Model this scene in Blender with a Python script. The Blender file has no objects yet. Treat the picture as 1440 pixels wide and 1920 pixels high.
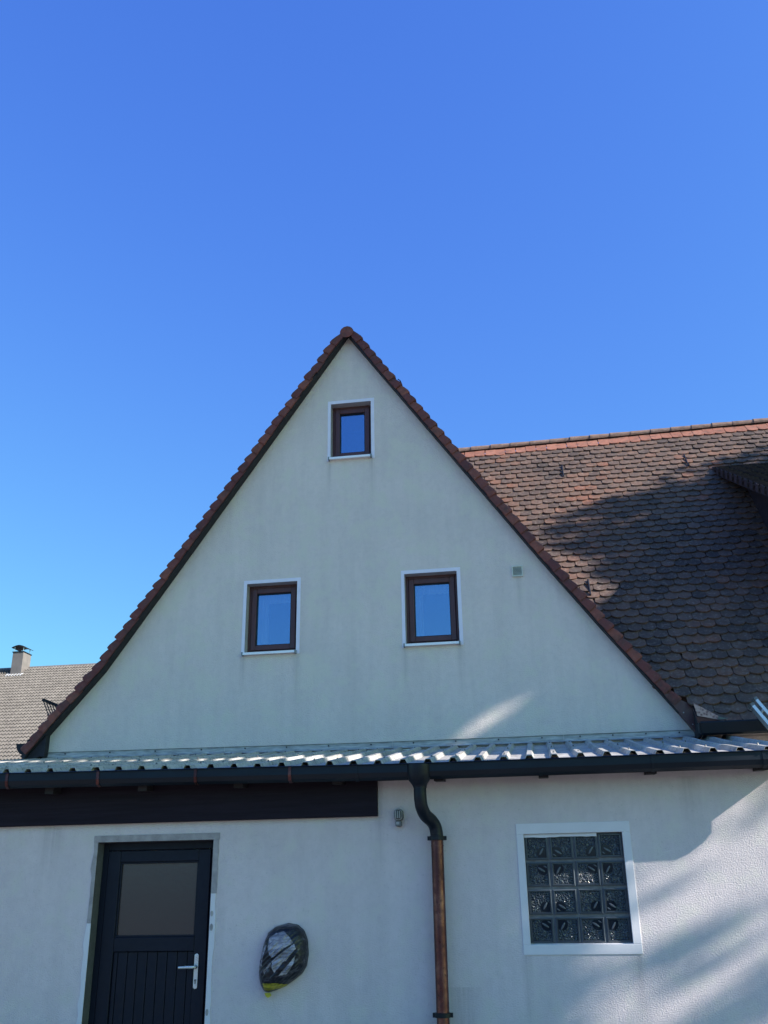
import bpy, bmesh, math, random
from mathutils import Vector, Matrix, noise
R = math.radians
random.seed(7)
scene = bpy.context.scene
C = scene.collection

# ------------------------------------------------------------------ camera
cam_d = bpy.data.cameras.new('camera')
cam = bpy.data.objects.new('camera', cam_d); C.objects.link(cam)
cam_d.sensor_fit = 'VERTICAL'; cam_d.sensor_height = 24.0
cam_d.lens = 24.0 * 1801.5 / 1920.0
cam_d.clip_start = 0.05; cam_d.clip_end = 2000
th, ya, ro = R(22.2975), R(8.681), R(-0.8897)
fw = Vector((-math.sin(ya)*math.cos(th), math.cos(ya)*math.cos(th), math.sin(th)))
rt0 = Vector((math.cos(ya), math.sin(ya), 0)); up0 = rt0.cross(fw)
rt = rt0*math.cos(ro) + up0*math.sin(ro); up = -rt0*math.sin(ro) + up0*math.cos(ro)
m = Matrix((rt, up, -fw)).transposed().to_4x4(); m.translation = Vector((0, 0, 1.5))
cam.matrix_world = m
scene.camera = cam

# ------------------------------------------------------------------ sky, sun, exposure
SUN = Vector((1.0, -0.287, 0.6)).normalized()
el = math.asin(SUN.z); az = math.atan2(SUN.x, SUN.y)
w = bpy.data.worlds.new('World'); scene.world = w; w.use_nodes = True
nt = w.node_tree; bg = nt.nodes['Background']
sky = nt.nodes.new('ShaderNodeTexSky'); sky.sky_type = 'NISHITA'; sky.sun_disc = False
sky.sun_elevation = el; sky.sun_rotation = az
sky.altitude = 300; sky.air_density = 1.0; sky.dust_density = 0.8; sky.ozone_density = 4.0
# camera-like response of the clear blue sky, the same over the whole dome: red and green scaled, blue with a soft shoulder
sep = nt.nodes.new('ShaderNodeSeparateColor'); com = nt.nodes.new('ShaderNodeCombineColor'); nt.links.new(sky.outputs[0], sep.inputs[0])
def wmath(op, a, b=None):
    x = nt.nodes.new('ShaderNodeMath'); x.operation = op
    for i, v in enumerate((a, b)):
        if v is None: continue
        if isinstance(v, (int, float)): x.inputs[i].default_value = v
        else: nt.links.new(v, x.inputs[i])
    return x.outputs[0]
nt.links.new(wmath('MULTIPLY', sep.outputs[0], 0.56), com.inputs[0])
nt.links.new(wmath('MULTIPLY', sep.outputs[1], 0.88), com.inputs[1])
nt.links.new(wmath('MULTIPLY', wmath('SUBTRACT', 1.0, wmath('EXPONENT', wmath('MULTIPLY', sep.outputs[2], -1/1.75))), 4.7), com.inputs[2])
nt.links.new(com.outputs[0], bg.inputs[0]); bg.inputs[1].default_value = 0.12
sd = bpy.data.lights.new('sun', 'SUN'); sun = bpy.data.objects.new('sun', sd); C.objects.link(sun)
sd.energy = 5.0; sd.angle = R(0.5); sd.color = (1.0, 0.93, 0.84)
sun.rotation_euler = SUN.to_track_quat('Z', 'Y').to_euler(); sun.location = (20, -6, 14)
vs = scene.view_settings
vs.view_transform = 'Standard'; vs.look = 'None'; vs.gamma = 1.0; vs.use_curve_mapping = False
vs.exposure = 1.0

# ------------------------------------------------------------------ materials
class NT:
    def __init__(s, name):
        s.m = bpy.data.materials.new(name); s.m.use_nodes = True
        s.t = s.m.node_tree; s.b = s.t.nodes['Principled BSDF']
    def n(s, typ, **kw):
        nd = s.t.nodes.new(typ)
        for k, v in kw.items(): setattr(nd, k, v)
        return nd
    def l(s, a, b): s.t.links.new(a, b)
    def coord(s, scale=(1, 1, 1), kind='Object'):
        tc = s.n('ShaderNodeTexCoord'); mp = s.n('ShaderNodeMapping')
        mp.inputs['Scale'].default_value = scale; s.l(tc.outputs[kind], mp.inputs[0]); return mp.outputs[0]
    def pos(s, scale=(1, 1, 1)):
        g = s.n('ShaderNodeNewGeometry'); mp = s.n('ShaderNodeMapping')
        mp.inputs['Scale'].default_value = scale; s.l(g.outputs['Position'], mp.inputs[0]); return mp.outputs[0]
    def noise(s, vec, scale, detail=3, rough=0.5):
        nd = s.n('ShaderNodeTexNoise'); nd.inputs['Scale'].default_value = scale
        nd.inputs['Detail'].default_value = detail; nd.inputs['Roughness'].default_value = rough
        s.l(vec, nd.inputs['Vector']); return nd.outputs[0]
    def ramp(s, fac, stops):
        r = s.n('ShaderNodeValToRGB'); e = r.color_ramp.elements
        while len(e) < len(stops): e.new(0.5)
        for el_, (p, c) in zip(e, stops):
            el_.position = p; el_.color = (c[0], c[1], c[2], 1) if not isinstance(c, (int, float)) else (c, c, c, 1)
        s.l(fac, r.inputs[0]); return r.outputs[0]
    def mix(s, fac, a, b, blend='MIX'):
        x = s.n('ShaderNodeMix'); x.data_type = 'RGBA'; x.blend_type = blend
        if isinstance(fac, (int, float)): x.inputs[0].default_value = fac
        else: s.l(fac, x.inputs[0])
        for v, i in ((a, 6), (b, 7)):
            if isinstance(v, tuple): x.inputs[i].default_value = (*v[:3], 1)
            else: s.l(v, x.inputs[i])
        return x.outputs[2]
    def math(s, op, a, b=0.0):
        x = s.n('ShaderNodeMath'); x.operation = op
        for v, i in ((a, 0), (b, 1)):
            if isinstance(v, (int, float)): x.inputs[i].default_value = v
            else: s.l(v, x.inputs[i])
        return x.outputs[0]
    def bump(s, h, strength=0.3, dist=0.01, prev=None):
        b = s.n('ShaderNodeBump'); b.inputs['Strength'].default_value = strength
        b.inputs['Distance'].default_value = dist; s.l(h, b.inputs['Height'])
        if prev is not None: s.l(prev, b.inputs['Normal'])
        s.l(b.outputs[0], s.b.inputs['Normal']); return b.outputs[0]
    def col(s, v):
        if isinstance(v, tuple): s.b.inputs['Base Color'].default_value = (*v, 1)
        else: s.l(v, s.b.inputs['Base Color'])
    def set(s, rough=0.6, metal=0.0, spec=0.5):
        s.b.inputs['Roughness'].default_value = rough; s.b.inputs['Metallic'].default_value = metal
        s.b.inputs['Specular IOR Level'].default_value = spec
        return s
M = {}
def simple(name, c, rough=0.6, metal=0.0, var=0.18, scale=6.0, bump=0.0, bscale=60, spec=0.5, stretch=(1, 1, 1)):
    n = NT(name); n.set(rough, metal, spec)
    p = n.pos(stretch); f = n.noise(p, scale, 4, 0.6)
    lo = tuple(x*(1-var) for x in c); hi = tuple(min(1, x*(1+var)) for x in c)
    n.col(n.ramp(f, [(0.25, lo), (0.75, hi)]))
    rr = n.ramp(n.noise(p, scale*2.3, 3), [(0.3, max(0.02, rough-0.1)), (0.7, min(1, rough+0.1))])
    n.l(rr, n.b.inputs['Roughness'])
    if bump: n.bump(n.noise(n.pos(), bscale, 3), bump, 0.004)
    M[name] = n.m; return n.m

def stucco(name, c, dirt, grain, strength, streak=0.35, dist=0.006, runs=()):
    n = NT(name); n.set(0.9, 0, 0.25)
    big = n.noise(n.pos(), 0.9, 5, 0.6)
    fine = n.noise(n.pos(), 14, 4, 0.7)
    run = n.noise(n.pos((5.0, 5.0, 0.45)), 1.0, 5, 0.65)
    base = n.mix(n.ramp(big, [(0.35, 0.0), (0.7, 0.55)]), c, dirt)
    base = n.mix(n.ramp(run, [(0.45, 0.0), (0.72, streak)]), base, tuple(x*0.82 for x in dirt))
    base = n.mix(n.ramp(fine, [(0.42, 0.0), (0.75, 0.22)]), base, tuple(x*0.75 for x in dirt))
    blot = n.noise(n.pos(), 4.5, 3, 0.55)
    base = n.mix(n.ramp(blot, [(0.50, 0.0), (0.66, 0.6)]), base, (c[0]*0.93, c[1]*0.99, c[2]*0.90))
    base = n.mix(n.ramp(n.noise(n.pos(), 42, 3, 0.8), [(0.60, 0.0), (0.72, 0.35)]), base, tuple(x*0.6 for x in dirt))
    if runs:
        sx = n.n('ShaderNodeSeparateXYZ'); n.l(n.pos(), sx.inputs[0]); X, Z = sx.outputs[0], sx.outputs[2]; tot = None
        for (xe, ze, L_, wd_) in runs:
            mx = n.math('MAXIMUM', n.math('SUBTRACT', 1.0, n.math('MULTIPLY', n.math('ABSOLUTE', n.math('SUBTRACT', X, xe)), 1/wd_)), 0.0)
            mz = n.math('MAXIMUM', n.math('SUBTRACT', 1.0, n.math('MULTIPLY', n.math('SUBTRACT', ze, Z), 1/L_)), 0.0)
            below = n.math('LESS_THAN', Z, ze)
            v_ = n.math('MULTIPLY', n.math('MULTIPLY', mx, mz), below)
            tot = v_ if tot is None else n.math('ADD', tot, v_)
        run2 = n.ramp(n.noise(n.pos((30, 30, 1.2)), 1.0, 4, 0.6), [(0.35, 0.25), (0.65, 1.0)])
        base = n.mix(n.math('MULTIPLY', n.math('MINIMUM', n.math('MULTIPLY', tot, run2), 1.0), 0.55), base, tuple(x*0.55 for x in dirt))
    n.col(base)
    g1 = n.noise(n.pos((1, 1, 1.25)), grain, 4, 0.55)
    vo = n.n('ShaderNodeTexVoronoi'); vo.inputs['Scale'].default_value = grain*0.8
    n.l(n.pos((1, 1, 1.3)), vo.inputs['Vector'])
    h = n.math('ADD', g1, n.math('MULTIPLY', vo.outputs['Distance'], 0.6))
    nb = n.bump(h, strength, dist)
    n.bump(n.noise(n.pos(), 3.0, 2), 0.25, 0.02, nb)
    M[name] = n.m; return n.m
stucco('gable_plaster', (0.745, 0.662, 0.618), (0.61, 0.55, 0.52), 80, 0.8, 0.3, 0.006,
       [(-3.43, 4.33, 0.55, 0.05), (-2.77, 4.33, 0.7, 0.05), (-1.455, 4.33, 0.6, 0.05), (-0.80, 4.33, 0.75, 0.06), (-2.38, 6.84, 0.6, 0.05), (-1.83, 6.84, 0.8, 0.05), (-0.08, 5.11, 0.5, 0.07)])
stucco('annex_plaster', (0.655, 0.588, 0.61), (0.545, 0.495, 0.52), 95, 0.55, 0.3, 0.005,
       [(-1.36, 2.2, 0.5, 0.05), (-0.72, 0.9, 0.8, 0.2), (-0.2, 1.12, 0.6, 0.05), (0.66, 1.12, 0.6, 0.06), (-4.3, 2.2, 0.5, 0.15), (1.2, 2.45, 0.6, 0.1)])

def clay(name, stops, lichen=0.5, warm=None):
    n = NT(name); n.set(0.85, 0, 0.3)
    oi = n.n('ShaderNodeObjectInfo'); g = n.n('ShaderNodeNewGeometry')
    rnd = n.math('FRACT', n.math('ADD', oi.outputs['Random'], n.math('MULTIPLY', g.outputs['Random Per Island'], 3.71)))
    patch = n.noise(n.pos(), 0.75, 3, 0.55)
    f = n.math('ADD', n.math('MULTIPLY', rnd, 0.55), n.math('MULTIPLY', n.math('SUBTRACT', patch, 0.22), 0.85))
    base = n.ramp(f, stops)
    speck = n.noise(n.pos(), 26, 5, 0.75)
    base = n.mix(n.ramp(speck, [(0.52, 0.0), (0.66, lichen)]), base, (0.30, 0.26, 0.22))
    base = n.mix(n.ramp(n.noise(n.pos(), 11, 4, 0.6), [(0.45, 0.0), (0.7, 0.55)]), base, (0.05, 0.045, 0.042))
    n.col(base)
    n.bump(n.noise(n.pos(), 90, 4, 0.7), 0.35, 0.003)
    M[name] = n.m; return n.m
clay('old_tile', [(0.15, (0.058, 0.041, 0.038)), (0.45, (0.108, 0.071, 0.060)), (0.70, (0.148, 0.090, 0.070)), (0.84, (0.185, 0.088, 0.060)), (0.95, (0.27, 0.10, 0.064))], 0.5)
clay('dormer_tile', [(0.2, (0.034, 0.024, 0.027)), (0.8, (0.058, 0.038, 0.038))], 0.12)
clay('new_tile', [(0.2, (0.25, 0.098, 0.068)), (0.8, (0.33, 0.14, 0.098))], 0.35)
clay('verge_clay', [(0.15, (0.125, 0.040, 0.042)), (0.5, (0.165, 0.054, 0.050)), (0.85, (0.25, 0.085, 0.064))], 0.12)
clay('ridge_clay', [(0.2, (0.17, 0.115, 0.10)), (0.8, (0.25, 0.16, 0.13))], 0.5)
clay('neighbour_tile', [(0.2, (0.125, 0.113, 0.108)), (0.8, (0.18, 0.163, 0.155))], 0.1)
simple('hidden_roof', (0.13, 0.07, 0.055), 0.85, bump=0.6, bscale=14)
simple('dark_board', (0.016, 0.013, 0.017), 0.7, var=0.35, scale=3, stretch=(0.3, 1, 6), bump=0.3, bscale=30)
simple('verge_board', (0.012, 0.011, 0.017), 0.7, var=0.3)
simple('beam_wood', (0.012, 0.008, 0.016), 0.7, spec=0.2, var=0.3, scale=5, stretch=(0.25, 1, 7), bump=0.3, bscale=40)
simple('gutter_metal', (0.003, 0.007, 0.015), 0.45, 0.0, spec=0.3, var=0.25, scale=4, stretch=(0.4, 1, 2))
simple('door_paint', (0.006, 0.009, 0.020), 0.5, spec=0.25, var=0.15, scale=9)
simple('frame_brown', (0.085, 0.030, 0.032), 0.45, var=0.2, scale=8, stretch=(2, 2, 0.5))
simple('trim_paint', (0.66, 0.65, 0.70), 0.75, var=0.05, scale=7, bump=0.15, bscale=50)
simple('gable_trim', (0.76, 0.74, 0.84), 0.75, var=0.05, scale=7, bump=0.15, bscale=50)
simple('joint_grey', (0.15, 0.155, 0.17), 0.8, var=0.35, scale=14)
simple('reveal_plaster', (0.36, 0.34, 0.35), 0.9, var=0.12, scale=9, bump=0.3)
simple('grey_mortar', (0.33, 0.31, 0.32), 0.9, var=0.3, scale=12, bump=0.5)
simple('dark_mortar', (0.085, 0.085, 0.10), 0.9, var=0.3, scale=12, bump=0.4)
simple('curtain_cloth', (0.80, 0.80, 0.78), 0.9, var=0.1)
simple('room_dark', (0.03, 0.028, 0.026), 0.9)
simple('shed_boards', (0.11, 0.075, 0.055), 0.85, var=0.35, scale=3, stretch=(8, 1, 0.3))
simple('sill_metal', (0.86, 0.87, 0.88), 0.35, 0.15, var=0.05)
simple('sill_cap', (0.18, 0.22, 0.23), 0.5)
simple('vent_plastic', (0.62, 0.65, 0.58), 0.5, var=0.08)
simple('vent_dark', (0.10, 0.12, 0.11), 0.7)
simple('flashing_metal', (0.40, 0.40, 0.40), 0.6, 0.2, var=0.45, scale=9, stretch=(0.8, 1, 5))
simple('aluminium', (0.62, 0.63, 0.65), 0.32, 0.85, var=0.1)
simple('handle_steel', (0.72, 0.73, 0.75), 0.3, 0.5, var=0.05)
simple('dark_steel', (0.008, 0.010, 0.016), 0.5, spec=0.3)
simple('chimney_clad', (0.17, 0.15, 0.145), 0.75, var=0.2, scale=3)
simple('lamp_grey', (0.13, 0.135, 0.14), 0.45, 0.2, var=0.2)
simple('lamp_glass', (0.05, 0.06, 0.07), 0.15)
simple('lamp_pale', (0.36, 0.36, 0.37), 0.4, var=0.1)
simple('bark', (0.09, 0.07, 0.055), 0.95, var=0.3, scale=8, bump=0.6, bscale=20)
simple('neighbour_wall', (0.62, 0.58, 0.52), 0.9, var=0.1)
simple('patina_metal', (0.10, 0.13, 0.13), 0.5, 0.5)

def leaf_mat():
    n = NT('leaf'); n.set(0.7, 0, 0.3)
    g = n.n('ShaderNodeNewGeometry')
    n.col(n.ramp(g.outputs['Random Per Island'], [(0.0, (0.035, 0.06, 0.018)), (1.0, (0.09, 0.12, 0.035))]))
    M['leaf'] = n.m
leaf_mat()
def copper():
    n = NT('copper'); n.set(0.3, 0.9, 0.5)
    st = n.noise(n.pos((1.0, 1.0, 1.0)), 2.2, 4, 0.6)
    sp = n.noise(n.pos((1, 1, 0.8)), 45, 4, 0.7)
    c = n.ramp(st, [(0.3, (0.055, 0.022, 0.024)), (0.52, (0.12, 0.048, 0.048)), (0.78, (0.40, 0.21, 0.18))])
    c = n.mix(n.ramp(sp, [(0.56, 0.0), (0.66, 0.6)]), c, (0.05, 0.025, 0.027))
    n.col(c)
    n.l(n.ramp(sp, [(0.35, 0.24), (0.65, 0.5)]), n.b.inputs['Roughness'])
    M['copper'] = n.m
copper()
def copper_patchy():
    n = NT('mottled_copper'); n.set(0.5, 0.3, 0.5)
    v = n.n('ShaderNodeTexVoronoi'); v.inputs['Scale'].default_value = 34; n.l(n.pos(), v.inputs['Vector'])
    c = n.ramp(n.math('ADD', n.math('MULTIPLY', v.outputs['Distance'], 0.8), n.math('MULTIPLY', n.noise(n.pos(), 30, 5, 0.7), 0.5)),
               [(0.3, (0.09, 0.045, 0.04)), (0.5, (0.24, 0.13, 0.11)), (0.75, (0.46, 0.29, 0.24))])
    n.col(c); M['mottled_copper'] = n.m
copper_patchy()
def fibre():
    n = NT('roof_sheet'); n.set(0.7, 0, 0.3)
    p = n.pos((1.2, 0.5, 1.2))
    c = n.ramp(n.noise(p, 3.0, 6, 0.65), [(0.3, (0.28, 0.27, 0.26)), (0.7, (0.54, 0.52, 0.50))])
    c = n.mix(n.ramp(n.noise(n.pos(), 22, 6, 0.8), [(0.50, 0.0), (0.64, 0.75)]), c, (0.11, 0.11, 0.10))
    n.col(c); n.bump(n.noise(n.pos(), 40, 4), 0.2, 0.004)
    M['roof_sheet'] = n.m
fibre()
def pane(name, refl, tint, rough=0.01, wav=0.0, gl=(0.42, 0.62, 0.90), thru=False):
    n = NT(name)
    d = n.n('ShaderNodeBsdfTransparent' if thru else 'ShaderNodeBsdfDiffuse'); d.inputs[0].default_value = (*tint, 1)
    g = n.n('ShaderNodeBsdfGlossy'); g.inputs[0].default_value = (*gl, 1); g.inputs[1].default_value = rough
    if wav:
        b = n.n('ShaderNodeBump'); b.inputs['Strength'].default_value = wav; b.inputs['Distance'].default_value = 0.003
        n.l(n.noise(n.pos(), 28, 3), b.inputs['Height']); n.l(b.outputs[0], g.inputs['Normal'])
    fr = n.n('ShaderNodeFresnel'); fr.inputs[0].default_value = 1.5
    f = n.math('ADD', n.math('MULTIPLY', fr.outputs[0], 1.0), refl)
    x = n.n('ShaderNodeMixShader'); n.l(f, x.inputs[0]); n.l(d.outputs[0], x.inputs[1]); n.l(g.outputs[0], x.inputs[2])
    out = n.t.nodes['Material Output']; n.l(x.outputs[0], out.inputs[0])
    M[name] = n.m
pane('window_glass', 0.36, (0.82, 0.85, 0.85), thru=True)
pane('frosted_glass', 0.05, (0.050, 0.036, 0.040), 0.25, 0.25, (0.9, 0.78, 0.72))
def block_glass():
    n = NT('block_glass'); n.set(0.12, 0, 0.6); n.col((0.040, 0.052, 0.070))
    v = n.n('ShaderNodeTexVoronoi'); v.inputs['Scale'].default_value = 95; v.feature = 'SMOOTH_F1'
    n.l(n.pos(), v.inputs['Vector']); n.bump(v.outputs['Distance'], 1.0, 0.02)
    M['block_glass'] = n.m
    n = NT('block_smooth'); n.set(0.1, 0, 0.35); n.col((0.012, 0.017, 0.027)); M['block_smooth'] = n.m
    n = NT('block_rim'); n.set(0.15, 0, 0.6); n.col((0.10, 0.118, 0.145)); M['block_rim'] = n.m
block_glass()
def plastic(name, c, hi, rough, b, sc, cut):
    n = NT(name); n.set(rough, 0, 0.4)
    mp_ = n.n('ShaderNodeMapping'); mp_.inputs['Rotation'].default_value = (0, R(38), 0); mp_.inputs['Scale'].default_value = (0.13, 1, 1)
    g = n.n('ShaderNodeNewGeometry'); n.l(g.outputs['Position'], mp_.inputs[0])
    st = n.noise(mp_.outputs[0], sc, 5, 0.65)
    n.col(n.ramp(st, [(cut-0.12, tuple(x*0.55 for x in c)), (cut, c), (cut+0.13, hi)]))
    n.bump(n.noise(mp_.outputs[0], sc*1.1, 4, 0.6), b, 0.02)
    M[name] = n.m
plastic('bag_dark', (0.022, 0.022, 0.034), (0.10, 0.095, 0.125), 0.3, 0.5, 26, 0.55)
plastic('bag_pale', (0.26, 0.25, 0.30), (0.46, 0.44, 0.50), 0.25, 0.5, 30, 0.50)
plastic('strip_yellow', (0.40, 0.36, 0.03), (0.55, 0.48, 0.05), 0.45, 0.4, 40, 0.5)
def ground_mat():
    n = NT('paving'); n.set(0.9, 0, 0.3)
    n.col(n.ramp(n.noise(n.pos(), 2.5, 8, 0.7), [(0.3, (0.15, 0.138, 0.125)), (0.7, (0.26, 0.24, 0.215))]))
    n.bump(n.noise(n.pos(), 40, 5, 0.7), 0.5, 0.01); M['paving'] = n.m
ground_mat()

# ------------------------------------------------------------------ mesh helpers
class MB:
    def __init__(s): s.v = []; s.f = []; s.mi = []
    def quad(s, pts, mi=0):
        k = len(s.v); s.v += [tuple(p) for p in pts]; s.f.append(tuple(range(k, k+len(pts)))); s.mi.append(mi)
    def box(s, a, b, mi=0):
        (x0, y0, z0), (x1, y1, z1) = a, b; k = len(s.v)
        s.v += [(x0,y0,z0),(x1,y0,z0),(x1,y1,z0),(x0,y1,z0),(x0,y0,z1),(x1,y0,z1),(x1,y1,z1),(x0,y1,z1)]
        for f in ((0,3,2,1),(4,5,6,7),(0,1,5,4),(1,2,6,5),(2,3,7,6),(3,0,4,7)):
            s.f.append(tuple(k+i for i in f)); s.mi.append(mi)
        return s
    def hexa(s, p, mi=0):
        k = len(s.v); s.v += [tuple(q) for q in p]
        for f in ((0,3,2,1),(4,5,6,7),(0,1,5,4),(1,2,6,5),(2,3,7,6),(3,0,4,7)):
            s.f.append(tuple(k+i for i in f)); s.mi.append(mi)
        return s
    def prism(s, poly, off, mi=0):
        n = len(poly); k = len(s.v); o = Vector(off)
        s.v += [tuple(p) for p in poly] + [tuple(Vector(p)+o) for p in poly]
        s.f.append(tuple(k+i for i in range(n))); s.f.append(tuple(k+n+i for i in reversed(range(n)))); s.mi += [mi, mi]
        for i in range(n):
            j = (i+1) % n; s.f.append((k+j, k+i, k+n+i, k+n+j)); s.mi.append(mi)
        return s
    def tube(s, pts, rads, seg=16, mi=0, cap=True):
        pts = [Vector(p) for p in pts]
        if not hasattr(rads, '__len__'): rads = [rads]*len(pts)
        k0 = len(s.v); ref = None
        for i, p in enumerate(pts):
            t = (pts[min(i+1, len(pts)-1)] - pts[max(i-1, 0)]).normalized()
            if ref is None:
                ref = Vector((0, 1, 0)) if abs(t.y) < 0.9 else Vector((1, 0, 0))
            a = (ref - t*ref.dot(t)).normalized(); b = t.cross(a); ref = a
            for j in range(seg):
                q = 2*math.pi*j/seg; s.v.append(tuple(p + (a*math.cos(q)+b*math.sin(q))*rads[i]))
        for i in range(len(pts)-1):
            for j in range(seg):
                j2 = (j+1) % seg
                s.f.append((k0+i*seg+j, k0+i*seg+j2, k0+(i+1)*seg+j2, k0+(i+1)*seg+j)); s.mi.append(mi)
        if cap:
            s.f.append(tuple(k0+j for j in reversed(range(seg)))); s.mi.append(mi)
            e = k0+(len(pts)-1)*seg; s.f.append(tuple(e+j for j in range(seg))); s.mi.append(mi)
        return s
    def mesh(s, name, mats, smooth=False):
        me = bpy.data.meshes.new(name); me.from_pydata(s.v, [], s.f)
        for q in (mats if isinstance(mats, (list, tuple)) else [mats]): me.materials.append(M[q])
        if isinstance(mats, (list, tuple)) and len(mats) > 1: me.polygons.foreach_set('material_index', s.mi)
        bm = bmesh.new(); bm.from_mesh(me); bmesh.ops.recalc_face_normals(bm, faces=bm.faces); bm.to_mesh(me); bm.free()
        if smooth:
            me.polygons.foreach_set('use_smooth', [True]*len(me.polygons))
            me.set_sharp_from_angle(angle=R(40))
        me.update(); return me
    def build(s, name, mats, parent=None, smooth=False, bevel=0.0):
        return obj(name, s.mesh(name, mats, smooth), parent, bevel)
def obj(name, me, parent=None, bevel=0.0):
    o = bpy.data.objects.new(name, me); C.objects.link(o)
    if parent is not None: o.parent = parent
    if bevel:
        b = o.modifiers.new('bevel', 'BEVEL'); b.width = bevel; b.segments = 2; b.limit_method = 'ANGLE'
    return o
def thing(name, label, cat, loc=(0, 0, 0), group=None):
    o = bpy.data.objects.new(name, None); C.objects.link(o); o.location = loc; o.empty_display_size = 0.2
    tag(o, label, cat, group); return o
def tag(o, label, cat, group=None):
    o['label'] = label; o['category'] = cat
    if group: o['group'] = group
    return o
def wall_mesh(top, z0, y, holes, depth):
    """front face with rectangular holes below a polyline top [(x,z)...], reveals and back edge"""
    mb = MB()
    xs = sorted(set([p[0] for p in top] + [h[0] for h in holes] + [h[1] for h in holes]))
    def zt(x):
        for (a, za), (b, zb) in zip(top, top[1:]):
            if a <= x <= b: return za + (zb-za)*(x-a)/(b-a) if b > a else za
        return top[-1][1]
    for a, b in zip(xs, xs[1:]):
        cur = z0
        hs = sorted([h for h in holes if h[0] < (a+b)/2 < h[1]], key=lambda h: h[2])
        for h in hs:
            if h[2] > cur: mb.quad([(a, y, cur), (b, y, cur), (b, y, h[2]), (a, y, h[2])])
            cur = h[3]
        mb.quad([(a, y, cur), (b, y, cur), (b, y, zt(b)), (a, y, zt(a))])
    for (x0, x1, za, zb) in holes:
        mb.quad([(x0, y, za), (x0, y, zb), (x0, y+depth, zb), (x0, y+depth, za)])
        mb.quad([(x1, y, za), (x1, y, zb), (x1, y+depth, zb), (x1, y+depth, za)])
        mb.quad([(x0, y, zb), (x1, y, zb), (x1, y+depth, zb), (x0, y+depth, zb)])
        mb.quad([(x0, y, za), (x1, y, za), (x1, y+depth, za), (x0, y+depth, za)])
    for (a, za), (b, zb) in zip(top, top[1:]):
        mb.quad([(a, y, za), (b, y, zb), (b, y+0.3, zb), (a, y+0.3, za)])
    return mb
def ring(mb, x0, x1, z0, z1, wdt, y0, y1, mi=0, sides='lrtb'):
    """rectangular frame around the opening x0..x1, z0..z1, members lying outside it"""
    wl = wdt if not isinstance(wdt, dict) else wdt.get('l', 0); wr = wdt if not isinstance(wdt, dict) else wdt.get('r', 0)
    wt = wdt if not isinstance(wdt, dict) else wdt.get('t', 0); wb = wdt if not isinstance(wdt, dict) else wdt.get('b', 0)
    if 'l' in sides: mb.box((x0-wl, y0, z0), (x0, y1, z1), mi)
    if 'r' in sides: mb.box((x1, y0, z0), (x1+wr, y1, z1), mi)
    if 't' in sides: mb.box((x0-wl, y0, z1), (x1+wr, y1, z1+wt), mi)
    if 'b' in sides: mb.box((x0-wl, y0, z0-wb), (x1+wr, y1, z0), mi)
    return mb

# ------------------------------------------------------------------ ground
g = MB(); g.quad([(-400, -400, 0), (400, -400, 0), (400, 600, 0), (-400, 600, 0)])
o = g.build('ground', 'paving'); o['kind'] = 'structure'

# ================================================================== the house
G = 11.0
house = thing('gable_house', 'tall house with pale plastered gable, steep tiled roofs and three small windows', 'house', (0, G, 0))
inv = Matrix.Translation((0, -G, 0))
def hp(o, parent=house):
    o.parent = parent
    if parent is house: o.matrix_parent_inverse = inv
    return o
LEFT = [(-2.13, 8.66), (-4.345, 5.40), (-5.16, 4.21), (-5.89, 3.36)]
RIGHT = [(-2.13, 8.66), (0.18, 5.31), (0.79, 4.455), (1.72, 3.19)]
WIN = [(-3.415, -2.775, 4.335, 5.228), (-1.443, -0.806, 4.335, 5.228), (-2.368, -1.833, 6.845, 7.656)]
top = list(reversed(LEFT)) + RIGHT[1:]
wl = wall_mesh(top, 3.14, G, WIN, 0.3)
wl.quad([(-5.89, G, 3.14), (-5.89, G, 3.36), (-5.89, G+6, 3.36), (-5.89, G+6, 3.14)])
wl.box((-5.8, G+0.005, 0), (7.4, G+0.3, 3.139))
wl.box((-5.8, G+0.305, 0), (-5.5, G+8, 3.3)); wl.box((1.75, G+0.02, 3.14), (7.4, G+0.3, 3.30))
wl.box((7.1, G+0.31, 0), (7.4, G+8, 3.3))
wl.prism([(7.1, 11.0, 3.301), (7.1, 19.0, 3.301), (7.1, 15.0, 8.45)], (0.3, 0, 0))
hp(wl.build('wall', 'gable_plaster'))

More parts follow.
